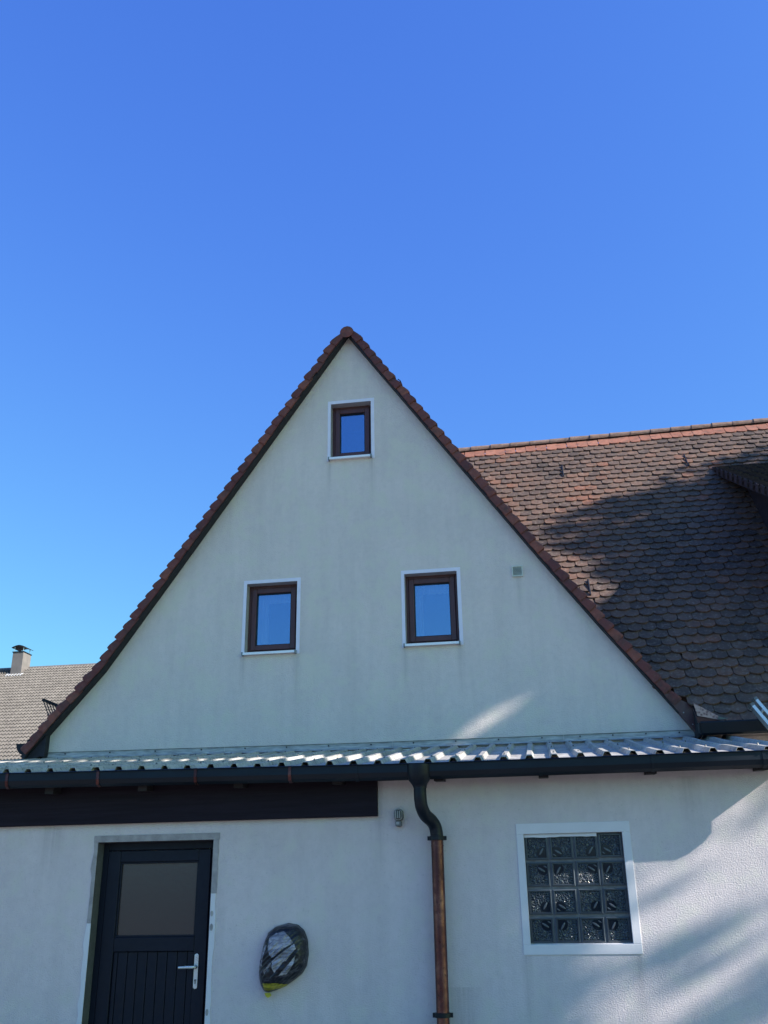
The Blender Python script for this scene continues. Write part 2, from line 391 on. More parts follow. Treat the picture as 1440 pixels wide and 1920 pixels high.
# windows
for k, (x0, x1, z0, z1) in enumerate(WIN):
    y = G + 0.11
    wn = MB(); b = 0.035
    zb = z0 + 0.03
    wn.box((x0, y, zb), (x0+b, y+0.07, z1)); wn.box((x1-b, y, zb), (x1, y+0.07, z1))
    wn.box((x0+b, y, z1-b), (x1-b, y+0.07, z1)); wn.box((x0+b, y, zb), (x1-b, y+0.07, zb+b))
    win = hp(wn.build('window', 'frame_brown', bevel=0.003))
    sh = MB(); a = x0+b+0.004; c = x1-b-0.004; lo = zb+b+0.004; hi = z1-b-0.004; s = 0.062
    ys = y-0.014
    sh.box((a, ys, lo), (a+s, y+0.05, hi)); sh.box((c-s, ys, lo), (c, y+0.05, hi))
    sh.box((a+s, ys, hi-s), (c-s, y+0.05, hi)); sh.box((a+s, ys, lo), (c-s, y+0.05, lo+s))
    sash = sh.build('sash', 'frame_brown', win, bevel=0.006)
    be = MB(); q = 0.008
    be.box((a+s, ys+0.016, lo+s), (a+s+q, y+0.04, hi-s)); be.box((c-s-q, ys+0.016, lo+s), (c-s, y+0.04, hi-s))
    be.box((a+s+q, ys+0.016, hi-s-q), (c-s-q, y+0.04, hi-s)); be.box((a+s+q, ys+0.016, lo+s), (c-s-q, y+0.04, lo+s+q))
    be.build('glazing_seal', 'dark_steel', win)
    pn = MB(); pn.box((a+s+q, y+0.026, lo+s+q), (c-s-q, y+0.034, hi-s-q)); po = pn.build('pane', 'window_glass', win)
    sl = MB(); sl.hexa([(x0-0.006, G-0.055, z0-0.016), (x1-0.006, G-0.055, z0-0.016), (x1-0.006, y, z0+0.006), (x0-0.006, y, z0+0.006),
                        (x0-0.006, G-0.055, z0+0.012), (x1-0.006, G-0.055, z0+0.012), (x1-0.006, y, z0+0.028), (x0-0.006, y, z0+0.028)])
    sl.build('sill', 'sill_metal', win)
    for xa in (x0-0.022, x1-0.006):
        cp = MB(); cp.box((xa, G-0.058, z0-0.022), (xa+0.016, G+0.0, z0+0.018)); cp.build('sill_end_cap', 'sill_cap', win)
    cu = MB(); ca, cb_ = a+s, c-s; yc = y+0.10
    def fold(xa, xb, za, zb, n_):
        P_ = [(xa+(xb-xa)*i/n_, yc+0.014*math.sin(i*1.9+k)) for i in range(n_+1)]
        for (p0, q0), (p1, q1) in zip(P_, P_[1:]): cu.quad([(p0, q0, za), (p1, q1, za), (p1, q1, zb), (p0, q0, zb)])
    if k < 2:
        wdt = (cb_-ca)*(0.30 if k == 0 else 0.22)
        fold(ca-0.02, ca+wdt, lo, hi-s*0.5, 14); fold(ca+wdt+0.004, cb_+0.02, hi-s-0.11, hi-s*0.5, 18)
        cu.build('curtain', 'curtain_cloth', win)
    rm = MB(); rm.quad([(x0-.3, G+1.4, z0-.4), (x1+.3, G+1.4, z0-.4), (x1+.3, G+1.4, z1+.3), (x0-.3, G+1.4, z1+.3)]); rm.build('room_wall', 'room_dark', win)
    tr = MB(); wd = {'l': 0.040, 'r': 0.044, 't': 0.044}
    ring(tr, x0, x1, z0-0.02, z1, wd, G-0.004, G+0.02, 0, 'lrt')
    tr.build('window_surround', 'gable_trim', win)
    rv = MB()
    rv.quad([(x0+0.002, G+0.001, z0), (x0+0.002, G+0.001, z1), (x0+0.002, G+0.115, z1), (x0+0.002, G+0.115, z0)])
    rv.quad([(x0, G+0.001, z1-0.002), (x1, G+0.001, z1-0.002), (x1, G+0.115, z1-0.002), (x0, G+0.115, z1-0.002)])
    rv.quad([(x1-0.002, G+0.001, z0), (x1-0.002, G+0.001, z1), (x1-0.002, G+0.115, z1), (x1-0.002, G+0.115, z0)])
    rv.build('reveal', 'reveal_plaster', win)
    win['label'] = ['window under the left half of the gable', 'window under the right half of the gable', 'smallest window, up near the gable peak'][k]

# vent grille
vb = MB(); vb.box((-0.136, G-0.008, 5.112), (-0.024, G+0.01, 5.228)); vent = hp(vb.build('vent_grille', 'vent_dark'))
vf = MB(); ring(vf, -0.132, -0.03, 5.116, 5.224, 0.013, G-0.024, G-0.002); vf.build('grille_frame', 'vent_plastic', vent, bevel=0.003)
for k in range(7):
    z = 5.123 + k*0.0148
    sl = MB(); sl.hexa([(-0.132, G-0.020, z-0.003), (-0.03, G-0.020, z-0.003), (-0.03, G-0.008, z+0.006), (-0.132, G-0.008, z+0.006),
                        (-0.132, G-0.020, z-0.0005), (-0.03, G-0.020, z-0.0005), (-0.03, G-0.008, z+0.0085), (-0.132, G-0.008, z+0.0085)])
    sl.build('slat', 'vent_plastic', vent)

# gable roof slabs (hidden slopes) and verge boards
def offset(poly, d):
    """offset an open xz polyline to its outside (away from the wall) by d"""
    out = []
    for i, p in enumerate(poly):
        a = Vector(poly[max(i-1, 0)]); b = Vector(poly[min(i+1, len(poly)-1)])
        t = (b-a).normalized(); n = Vector((-t.y, t.x))
        if n.y < 0: n = -n
        out.append((p[0]+n.x*d, p[1]+n.y*d))
    return out
def ext(poly, e0, e1):
    a, b = Vector(poly[0]), Vector(poly[1]); c, d = Vector(poly[-1]), Vector(poly[-2])
    return [tuple(a+(a-b).normalized()*e0)] + list(poly[1:-1]) + [tuple(c+(c-d).normalized()*e1)]
for side, P, e in (('l', LEFT, 0.24), ('r', RIGHT, 0.02)):
    P2 = ext(P, 0.0, e)
    inn, outr = offset(P2, 0.03), offset(P2, 0.085)
    sb = MB()
    for i in range(len(P2)-1):
        q = [inn[i], inn[i+1], outr[i+1], outr[i]]
        sb.prism([(x, G+0.02, z) for x, z in q], (0, 4.6, 0))
    hp(sb.build('roof_slope', 'hidden_roof'))
    # verge board (soffit under the overhanging verge)
    ins, ous = offset(P2, -0.004), offset(P2, 0.05)
    for i in range(len(P2)-1):
        vbm = MB()
        ov = 0.134 if side == 'l' else 0.100
        vbm.prism([(x, G-ov, z) for x, z in (ins[i], ins[i+1], ous[i+1], ous[i])], (0, ov-0.004, 0))
        hp(vbm.build('verge_board', 'verge_board'))
# verge tiles: lipped end tiles, each overlapping the one below
def verge_tile_mesh(k):
    rr = random.Random(40+k)
    mb = MB(); L = 0.205; W = 0.20; lip = 0.074; t = 0.016
    # profile across depth (y) at a station u: lip down at the front, rolled top edge, slab to the back
    def prof(u, lift, fy):
        e = rr.uniform(-.0015, .0015) + fy
        return [(u, e, -lip), (u, e, -0.012+lift), (u, 0.007+e, 0.006+lift), (u, 0.022+e, 0.016+lift), (u, W, 0.012+lift),
                (u, W, 0.012-t+lift), (u, 0.026, -0.004+lift), (u, 0.020, -lip)]
    st = [prof(0.0, 0.012, -0.010), prof(0.010, 0.022, -0.013), prof(0.05, 0.021, -0.012), prof(0.11, 0.009, -0.006), prof(L, -0.014, 0.010)]
    n = len(st[0]); k0 = 0
    for pr in st: mb.v += pr
    for i in range(len(st)-1):
        for j in range(n):
            j2 = (j+1) % n; mb.f.append((i*n+j, i*n+j2, (i+1)*n+j2, (i+1)*n+j)); mb.mi.append(0)
    mb.f.append(tuple(range(n))); mb.mi.append(0); mb.f.append(tuple((len(st)-1)*n+j for j in reversed(range(n)))); mb.mi.append(0)
    return mb.mesh('verge_tile', 'verge_clay')
VT = [verge_tile_mesh(k) for k in range(3)]
def along(poly, s):
    for a, b in zip(poly, poly[1:]):
        a, b = Vector(a), Vector(b); l = (b-a).length
        if s <= l: return a + (b-a)*(s/l), (b-a).normalized()
        s -= l
    return Vector(poly[-1]), (Vector(poly[-1])-Vector(poly[-2])).normalized()
for side, P, end in (('l', LEFT, 0.17), ('r', RIGHT, -0.36)):
    PL = offset(ext(P, 0, 0.3), 0.083)
    L = sum((Vector(b)-Vector(a)).length for a, b in zip(P, P[1:])) + end
    n = int(L/0.153)
    for k in range(n):
        s = L - k*0.153
        p, t = along(PL, s)
        u = Vector((-t.x, 0, -t.y))               # up-slope
        nrm = Vector((u.z, 0, -u.x)) if side == 'r' else Vector((-u.z, 0, u.x))
        if nrm.z < 0: nrm = -nrm
        yv = Vector((0, 1, 0))
        mt = Matrix((u, yv, nrm)).transposed().to_4x4()
        mt.translation = Vector((p.x, G-(0.150 if side == 'l' else 0.118)+random.uniform(-.007, .007), p.y)) + nrm*random.uniform(-.006, .006)
        o = obj('verge_tile', VT[k % 3]); o.matrix_basis = mt @ Matrix.Rotation(random.uniform(-.045, .045), 4, 'Y') @ Matrix.Rotation(random.uniform(-.03, .03), 4, 'Z')
        hp(o)
# ridge of the gable wing
rx, rz = -2.13, 8.665
for k in range(12):
    mb = MB(); y0 = G-0.135 + k*0.34; y1 = y0+0.37
    def sec(y, r, dz):
        return [(rx + r*math.cos(R(a)), y, rz + dz + r*1.0*math.sin(R(a))) for a in range(-35, 216, 25)]
    r0, r1 = 0.094, 0.083
    A, Bq = sec(y0, r0, 0), sec(y1, r1, 0)
    for i in range(len(A)-1):
        mb.quad([A[i], A[i+1], Bq[i+1], Bq[i]])
    mb.quad(A if k else [(x, y, z) for x, y, z in A])
    rt_ = hp(mb.build('ridge_tile', 'verge_clay', smooth=True))
    if k == 0:
        nb = MB(); nb.tube([(rx, y0+0.03, rz+0.088), (rx, y0+0.03, rz+0.112)], [0.012, 0.008], 8); nb.build('clip', 'dark_steel', rt_)
        dk = MB()
        pts = [(rx + 0.090*math.cos(R(a)), y0-0.010, rz + 0.083*math.sin(R(a))) for a in range(0, 360, 20)]
        dk.prism(pts, (0, 0.012, 0)); dk.build('end_disc', 'verge_clay', rt_, bevel=0.004)
# small hook near the verge
hk = MB(); hk.tube([(-1.455, 11.3, 8.02), (-1.464, 11.3, 8.066), (-1.478, 11.3, 8.098), (-1.506, 11.3, 8.122)], 0.007, 8)
hp(hk.build('roof_hook', 'dark_steel'))
# snow guard grate on the left slope, running back from the verge
sg_o = MB(); sg_o.box((-5.995, 11.05, 3.90), (-5.965, 12.9, 3.93)); sg = hp(sg_o.build('snow_guard', 'dark_steel'))
for zz, xx in ((3.73, -5.895),):
    mb = MB(); mb.tube([(xx, 11.05, zz), (xx, 12.9, zz)], 0.009, 6); mb.build('rail', 'dark_steel', sg)
for k in range(24):
    y = 11.06 + k*0.078
    mb = MB(); mb.tube([(-5.98, y, 3.905), (-5.885, y, 3.715)], 0.0065, 6); mb.build('bar', 'dark_steel', sg)
# left eave gutter and boxed end
eg = MB()
eg.prism([(-6.16, 10.87, 3.36), (-6.06, 10.87, 3.36), (-6.02, 10.87, 3.22), (-6.10, 10.87, 3.24), (-6.14, 10.87, 3.29)], (0, 6, 0))
gl = hp(eg.build('eave_gutter', 'gutter_metal')); gl['label'] = 'dark gutter end at the left eave'
eb = MB(); eb.prism([(-6.04, 10.90, 3.40), (-5.80, 10.90, 3.60), (-5.80, 10.90, 3.20), (-5.86, 10.90, 3.21), (-5.98, 10.90, 3.15), (-6.04, 10.90, 3.19)], (0, 0.095, 0))
hp(eb.build('eave_end_board', 'verge_board'))

# ------------------------------------------------------------------ main roof: plane, tiles, ridge
SL = R(52); E0 = Vector((0, 10.65, 3.225)); UP = Vector((0, math.cos(SL), math.sin(SL))); NR = Vector((0, -math.sin(SL), math.cos(SL)))
SLOPE_L = 6.96
def mp(x, v, h=0.0): return Vector((x, 0, 0)) + E0 + UP*(v*(1+0.0050*(x-1.64))) + NR*h
def valley_x(z): return 1.64 - (z-3.23)*(3.77/5.43)
deck = MB()
XR = 7.6
VS = [0, 0.60] + [0.66+(SLOPE_L-0.66)*i/11 for i in range(12)]
for i in range(13):
    v0, v1 = VS[i], VS[i+1]
    a = [max(valley_x(mp(1, v).z)-0.3, 1.71 if mp(1, v).y < 11.05 else -9) for v in (v0, v1)]

    p = [mp(a[0], v0, -0.05), mp(XR, v0, -0.05), mp(XR, v1, -0.05), mp(a[1], v1, -0.05)]
    deck.quad([tuple(q) for q in p]); 
rb = mp(0, SLOPE_L)
deck.quad([(-2.2, rb.y+0.1, rb.z-0.08), (XR, rb.y+0.1, rb.z+0.1), (XR, 19.4, 3.2), (-2.2, 19.4, 3.2)])
deck.box((1.74, 10.70, 3.17), (XR, 11.0, 3.20))
main_roof = hp(deck.build('main_roof', 'hidden_roof'))
main_roof['label'] = 'steep scalloped-tile roof to the right of the gable'
TW, EXP = 0.172, 0.150
def tile_mesh(k):
    rr = random.Random(k); mb = MB(); hw = TW/2-0.0022; L = 0.29; t = 0.019; n = 10
    sag = 0.050 + rr.uniform(-.008, .006)
    pts = [(hw, L), (-hw, L)]
    for i in range(n+1):
        x = -hw + 2*hw*i/n; pts.append((x, sag*(0.45*(x/hw)**2 + 0.55*(1-math.sqrt(max(0, 1-(x/hw)**2))))))
    kk = rr.uniform(-0.0015, 0.0015)
    def z(x, y): return 0.040*(1-y/L) - 0.014 + kk*x/hw
    mb.v = [(x, y, z(x, y)) for x, y in pts] + [(x, y, z(x, y)-t) for x, y in pts]
    m_ = len(pts)
    mb.f = [tuple(range(m_))] + [(i, (i+1) % m_, m_+(i+1) % m_, m_+i) for i in range(m_)]
    mb.mi = [0]*len(mb.f)
    return mb
TB = [tile_mesh(k) for k in range(5)]
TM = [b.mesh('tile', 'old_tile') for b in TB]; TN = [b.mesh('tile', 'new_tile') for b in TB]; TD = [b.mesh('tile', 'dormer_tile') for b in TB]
cam_inv = cam.matrix_world.inverted()
def screen(p):
    q = cam_inv @ Vector(p); f = 1801.5
    return 720 + f*q.x/-q.z, 960 - f*q.y/-q.z
def line_x_at(y):   # right verge line in the picture: which tiles show
    return 655 + (y-625)*0.905
rows = int(SLOPE_L/EXP)
tl = []
base_m = Matrix((Vector((1, 0, 0)), UP, NR)).transposed().to_4x4()
for r in range(rows):
    v = r*EXP - 0.02
    z = mp(1, v).z
    xs = valley_x(z) - 0.02 + (0.5*TW if r % 2 else 0.0)
    x0 = math.floor(xs/TW)*TW + (0.5*TW if r % 2 else 0.0) + random.uniform(-.012, .012)
    x = x0
    while x < XR:
        if x > valley_x(z)-0.02 and (mp(1, v).y > 11.0 or x > (1.50 if mp(1, v).y > 10.9 else 1.62 if mp(1, v).y > 10.8 else 1.76)):
            jx = random.uniform(-.006, .006); jv = random.uniform(-.008, .008) + 0.008*math.sin(x*1.7+r*0.35) + (random.random() < 0.05)*random.uniform(-.025, .025)
            mt = Matrix.Translation(mp(x+jx, v+jv, 0.012+random.uniform(0, .004))) @ base_m @ Matrix.Rotation(random.uniform(-.026, .026)*(3 if random.random() < .05 else 1), 4, 'Z') @ Matrix.Rotation(random.uniform(-.025, .018), 4, 'X') @ Matrix.Rotation(random.uniform(-.02, .02), 4, 'Y')
            px, py = screen(mp(x, v+0.05))
            vis = px < 1452 and px > line_x_at(py)-8
            tl.append((py if vis else -1, mt, r == rows-1, random.randrange(5)))
        x += TW
tl.sort(key=lambda q: -q[0])
stuff = {False: MB(), True: MB()}
for i, (py, mt, top_, k) in enumerate(tl):
    if i < 300:
        o = obj('tile', (TN if top_ else TM)[k], main_roof); o.matrix_basis = mt
    else:
        s = stuff[top_]; k0 = len(s.v); b = TB[k]
        s.v += [tuple(mt @ Vector(q)) for q in b.v]; s.f += [tuple(k0+j for j in f) for f in b.f]; s.mi += [0]*len(b.f)
for top_ in (False, True):
    o = stuff[top_].build('tile_field' if not top_ else 'top_course_tiles', 'new_tile' if top_ else 'old_tile', main_roof); o['kind'] = 'stuff'
    if top_: o['label'] = 'orange course of newer tiles under the ridge'
# ridge caps
x = -1.75; k = 0
while x < XR:
    a, b = mp(x, SLOPE_L+0.105), mp(x+0.37, SLOPE_L+0.105)
    mb = MB()
    def arc(c, r): return [(c.x, c.y + 0.02 - r*1.25*math.cos(R(t)), c.z - 0.005 + r*math.sin(R(t))) for t in range(-20, 201, 22)]
    A, B2 = arc(a, 0.076+random.uniform(-.004, .004)), arc(b, 0.067)
    A2, B3 = arc(a, 0.062), arc(b, 0.053)
    for i in range(len(A)-1):
        mb.quad([A[i], A[i+1], B2[i+1], B2[i]]); mb.quad([A2[i], A2[i+1], B3[i+1], B3[i]]); mb.quad([A[i], A[i+1], A2[i+1], A2[i]])
    mb.quad([A[0], B2[0], B3[0], A2[0]])
    o = mb.build('ridge_tile', 'ridge_clay', main_roof, smooth=True)
    o.parent = main_roof
    x += 0.335; k += 1
# roof hooks standing on the tiles
for (x, v, L) in ((0.724, 5.93, 0.36), (2.645, 5.91, 0.38), (0.82, 2.62, 0.34)):
    a, b = mp(x, v-L*0.55, 0.042), mp(x, v+L*0.5, 0.042)
    mb = MB()
    mb.tube([a, b], 0.011, 8)
    o = mb.build('roof_hook', 'dark_steel', main_roof)
# main eave gutter (right of the gable)
gm = MB(); prof = [(10.50, 3.235), (10.495, 3.22), (10.515, 3.115), (10.56, 3.10), (10.63, 3.125), (10.64, 3.225), (10.625, 3.225), (10.61, 3.14), (10.56, 3.118), (10.53, 3.13), (10.513, 3.22)]
gm.prism([(1.70, y, z) for y, z in prof], (XR-1.70, 0, 0))
go = hp(gm.build('main_gutter', 'gutter_metal')); go['label'] = 'dark gutter along the eave right of the gable'
e1 = MB(); e1.prism([(1.685, 10.505, 3.225), (1.685, 10.63, 3.225), (1.685, 10.62, 3.13), (1.685, 10.52, 3.118)], (0.013, 0, 0)); e1.build('end_cap', 'gutter_metal', go)
# cheek at the eave end: dark sheet, mottled copper piece
ck = MB(); ck.prism([(1.385, 10.885, 3.655), (1.535, 10.885, 3.565), (1.715, 10.885, 3.475), (1.755, 10.885, 3.17), (1.722, 10.885, 3.165)], (0, 0.11, 0))
cko = hp(ck.build('cheek_flashing', 'frame_brown'))
for (x, z) in ((1.53, 3.52), (1.60, 3.40), (1.68, 3.27)):
    mb = MB(); mb.tube([(x, 10.886, z), (x, 10.876, z)], 0.007, 8); mb.build('screw', 'lamp_pale', cko)
c0 = MB(); c0.prism([(1.70, 10.66, 3.20), (1.70, 10.66, 3.11), (1.70, 10.99, 3.11), (1.70, 10.99, 3.60)], (0.03, 0, 0)); hp(c0.build('eave_side_board', 'verge_board'))
cpm = MB(); cpm.prism([(1.668, 10.585, 3.440), (1.690, 10.565, 3.305), (1.882, 10.565, 3.262), (1.902, 10.575, 3.290)], (0.004, 0.02, 0.012))
cp_o = hp(cpm.build('corner_flashing', 'mottled_copper')); cp_o['label'] = 'mottled copper corner piece at the eave end'
c2 = MB(); c2.prism([(1.655, 10.59, 3.40), (1.684, 10.58, 3.30), (1.90, 10.58, 3.255), (1.96, 10.59, 3.243), (1.69, 10.592, 3.235)], (0, 0.012, 0)); c2.build('flashing_fold', 'frame_brown', cp_o)
c3 = MB(); c3.prism([(1.895, 10.572, 3.290), (2.00, 10.58, 3.268), (1.90, 10.575, 3.258)], (0, 0.01, 0.004)); c3.build('flashing_tip', 'patina_metal', cp_o)

# ------------------------------------------------------------------ shed dormer at the right edge
DX = 2.985; DA = R(29.2); dU = Vector((0, math.cos(DA), math.sin(DA))); dN = Vector((0, -math.sin(DA), math.cos(DA)))
D0 = Vector((0, 14.14, 7.694)) - dU*4.0
dk = MB()
def dpt(x, v, h): return Vector((x, 0, 0)) + D0 + dU*v + dN*h
dk.hexa([dpt(DX+.03, 0, -.10), dpt(XR-.4, 0, -.10), dpt(XR-.4, 4.0, -.10), dpt(DX+.03, 4.0, -.10), dpt(DX+.03, 0, -.02), dpt(XR-.4, 0, -.02), dpt(XR-.4, 4.0, -.02), dpt(DX+.03, 4.0, -.02)])
dormer = hp(dk.build('dormer', 'dark_board')); dormer['label'] = 'shed dormer jutting from the main roof at the right edge'
ch = MB(); f0 = dpt(0, 0.35, -0.10); b0 = dpt(0, 3.9, -0.10)
ch.prism([(DX+0.34, f0.y, 3.7), (DX+0.34, f0.y, f0.z), (DX+0.34, b0.y, b0.z)], (0.1, 0, 0)); ch.build('cheek', 'dark_board', dormer)
fr = MB(); fr.box((DX+0.441, f0.y-0.02, 3.7), (XR-0.5, f0.y+0.08, f0.z-0.01)); fr.build('front_wall', 'gable_plaster', dormer)
for xw in (4.2, 5.6):
    wf = MB(); ring(wf, xw, xw+0.8, 4.55, 5.45, 0.06, f0.y-0.05, f0.y-0.0205); dw = wf.build('dormer_window', 'frame_brown', dormer)
    wp = MB(); wp.box((xw, f0.y-0.035, 4.55), (xw+0.8, f0.y-0.0205, 5.45)); wp.build('pane', 'block_smooth', dormer)
dbm = Matrix((Vector((1, 0, 0)), dU, dN)).transposed().to_4x4()
dst = MB()
for r in range(27):
    v = r*0.148 - 0.03
    for c in range(26):
        x = DX + TW*0.5 + c*TW + (0.02 if r % 2 else 0.0)
        if x > XR-0.4: continue
        k = random.randrange(5)
        mt = Matrix.Translation(dpt(x, v + random.uniform(-.004, .004), 0.016)) @ dbm @ Matrix.Rotation(random.uniform(-.015, .015), 4, 'Z')
        if c == 0:
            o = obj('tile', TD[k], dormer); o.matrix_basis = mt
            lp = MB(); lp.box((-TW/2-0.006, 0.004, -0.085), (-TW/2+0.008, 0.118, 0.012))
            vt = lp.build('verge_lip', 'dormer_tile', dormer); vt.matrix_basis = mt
        else:
            k0 = len(dst.v); dst.v += [tuple(mt @ Vector(q)) for q in TB[k].v]; dst.f += [tuple(k0+j for j in f) for f in TB[k].f]; dst.mi += [0]*len(TB[k].f)
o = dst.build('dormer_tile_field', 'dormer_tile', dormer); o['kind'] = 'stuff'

# ================================================================== the annex
A = 8.4
annex = thing('annex', 'low whitewashed annex with trapezoid sheet roof, dark door and glass block window', 'outbuilding', (0, A, 0))
ainv = Matrix.Translation((0, -A, 0))
def ap(o):
    o.parent = annex; o.matrix_parent_inverse = ainv; return o
XL, XE = -9.0, 2.13
DOOR = (-3.862, -2.811, -0.001, 2.052); GB = (-0.163, 0.628, 1.200, 2.030)
aw = wall_mesh([(XL, 2.56), (XE-0.12, 2.56)], 0.0, A, [DOOR, GB], 0.16)
aw.box((XE-0.42, A+0.005, 0), (XE-0.12, G-0.005, 2.55)); aw.box((XL, A+0.005, 0), (XL+0.3, G-0.005, 2.55))
ap(aw.build('wall', 'annex_plaster'))

# door: recess, surround, frame, leaf with pane, planks and handle
x0, x1, _, zt = DOOR; y = A+0.12
fm = MB(); b = 0.052
fm.box((x0, y, 0), (x0+b, y+0.07, zt)); fm.box((x1-b, y, 0), (x1, y+0.07, zt)); fm.box((x0+b, y, zt-b-0.012), (x1-b, y+0.07, zt))
door = ap(fm.build('door', 'door_paint', bevel=0.004)); door['label'] = 'dark grey door with frosted upper pane and grooved lower boards'
lf = MB(); a, c = x0+b+0.005, x1-b-0.005; hi = zt-b-0.018; yl = y-0.012; yb = y+0.045
PX0, PX1, PZ0, PZ1 = -3.690, -2.975, 1.285, 1.888; RB = 1.172
lf.box((a, yl, 0.01), (PX0, yb, hi)); lf.box((PX1, yl, 0.01), (c, yb, hi)); lf.box((PX0, yl, PZ1), (PX1, yb, hi)); lf.box((PX0, yl, RB), (PX1, yb, PZ0)); lf.box((PX0, yl, 0.01), (PX1, yb, 0.16))
lf.build('door_leaf', 'door_paint', door, bevel=0.006)
sm = MB(); ring(sm, PX0+0.014, PX1-0.014, PZ0+0.014, PZ1-0.014, 0.014, yl+0.012, yb-0.005); sm.build('glazing_bead', 'door_paint', door, bevel=0.003)
pn = MB(); pn.box((PX0+0.014, yl+0.028, PZ0+0.014), (PX1-0.014, yl+0.036, PZ1-0.014)); pn.build('pane', 'frosted_glass', door)
edges = [PX0+0.001] + [-3.650+k*0.0881 for k in range(8)] + [PX1-0.001]
for e0, e1_ in zip(edges, edges[1:]):
    pk = MB(); pk.box((e0+0.002, yl+0.016, 0.161), (e1_-0.002, yb-0.01, RB-0.001)); pk.build('plank', 'door_paint', door, bevel=0.005)
bkp = MB(); bkp.box((PX0, yb-0.009, 0.16), (PX1, yb-0.002, RB)); bkp.build('backing_board', 'verge_board', door)
pl = MB(); xc = -2.944
pts = [(xc+0.0175*math.cos(R(t)), yl-0.009, 1.137+0.0175*math.sin(R(t))) for t in range(0, 181, 20)] + [(xc+0.0175*math.cos(R(t)), yl-0.009, 0.904+0.0175*math.sin(R(t))) for t in range(180, 361, 20)]
pl.prism(pts, (0, 0.0088, 0)); hd = pl.build('door_handle', 'handle_steel', door, bevel=0.002)
lv = MB(); lv.tube([(xc, yl-0.008, 1.053), (xc, yl-0.045, 1.053), (xc-0.012, yl-0.055, 1.053), (xc-0.06, yl-0.057, 1.053), (xc-0.136, yl-0.055, 1.050)], [0.010, 0.010, 0.0115, 0.0115, 0.010], 12)
lv.build('lever', 'handle_steel', hd, smooth=True)
cyl = MB(); cyl.tube([(xc, yl-0.0095, 0.952), (xc, yl-0.016, 0.952)], 0.0085, 14); cyl.box((xc-0.004, yl-0.0145, 0.926), (xc+0.004, yl-0.0095, 0.949)); cyl.build('lock_cylinder', 'lamp_grey', hd)
ros = MB(); ros.tube([(xc, yl-0.0095, 1.053), (xc, yl-0.020, 1.053)], 0.0125, 14); ros.build('rosette', 'dark_steel', hd)
# rendered door surround: uneven mortar and paint
su = MB()
su.box((x0-0.04, A-0.006, zt), (x1+0.053, A+0.03, zt+0.055)); ds = su.build('door_surround', 'grey_mortar', door)
def ragged(xa, xb, za, zb, n, amp, seed, side):
    rr = random.Random(seed); mb = MB()
    zs = [za+(zb-za)*i/n for i in range(n+1)]; w_ = [(xb if side == 'r' else xa) + rr.uniform(-amp, amp) for _ in zs]
    for i in range(n):
        if side == 'r': q = [(xa, A-0.005, zs[i]), (w_[i], A-0.005, zs[i]), (w_[i+1], A-0.005, zs[i+1]), (xa, A-0.005, zs[i+1])]
        else: q = [(w_[i], A-0.005, zs[i]), (xb, A-0.005, zs[i]), (xb, A-0.005, zs[i+1]), (w_[i+1], A-0.005, zs[i+1])]
        mb.prism(q, (0, 0.03, 0))
    return mb
ragged(x1, x1+0.050, 1.62, zt-0.001, 9, 0.004, 3, 'r').build('door_surround', 'grey_mortar', door)
ragged(x1, x1+0.044, 0.0, 1.619, 20, 0.007, 4, 'r').build('door_surround', 'trim_paint', door)
ragged(x0-0.040, x0, 1.40, zt-0.001, 9, 0.010, 5, 'l').build('door_surround', 'grey_mortar', door)
ragged(x0-0.044, x0, 0.0, 1.399, 18, 0.012, 6, 'l').build('door_surround', 'trim_paint', door)
for (za, zb, s_) in ((1.33, 1.385, 0.014), (1.44, 1.485, 0.012), (0.70, 0.75, 0.012)):
    pm = MB(); pts = [(x1+0.004+s_*(1+math.cos(t)), A-0.0075, (za+zb)/2+(zb-za)/2*math.sin(t)) for t in [k*math.pi/6 for k in range(12)]]
    pm.prism(pts, (0, 0.003, 0)); pm.build('mortar_spot', 'grey_mortar', door)
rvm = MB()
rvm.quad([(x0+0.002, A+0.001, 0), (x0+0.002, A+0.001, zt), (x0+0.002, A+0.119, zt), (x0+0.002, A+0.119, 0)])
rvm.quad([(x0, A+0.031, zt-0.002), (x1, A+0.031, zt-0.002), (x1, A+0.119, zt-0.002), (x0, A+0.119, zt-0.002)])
rvm.build('reveal', 'dark_mortar', door)

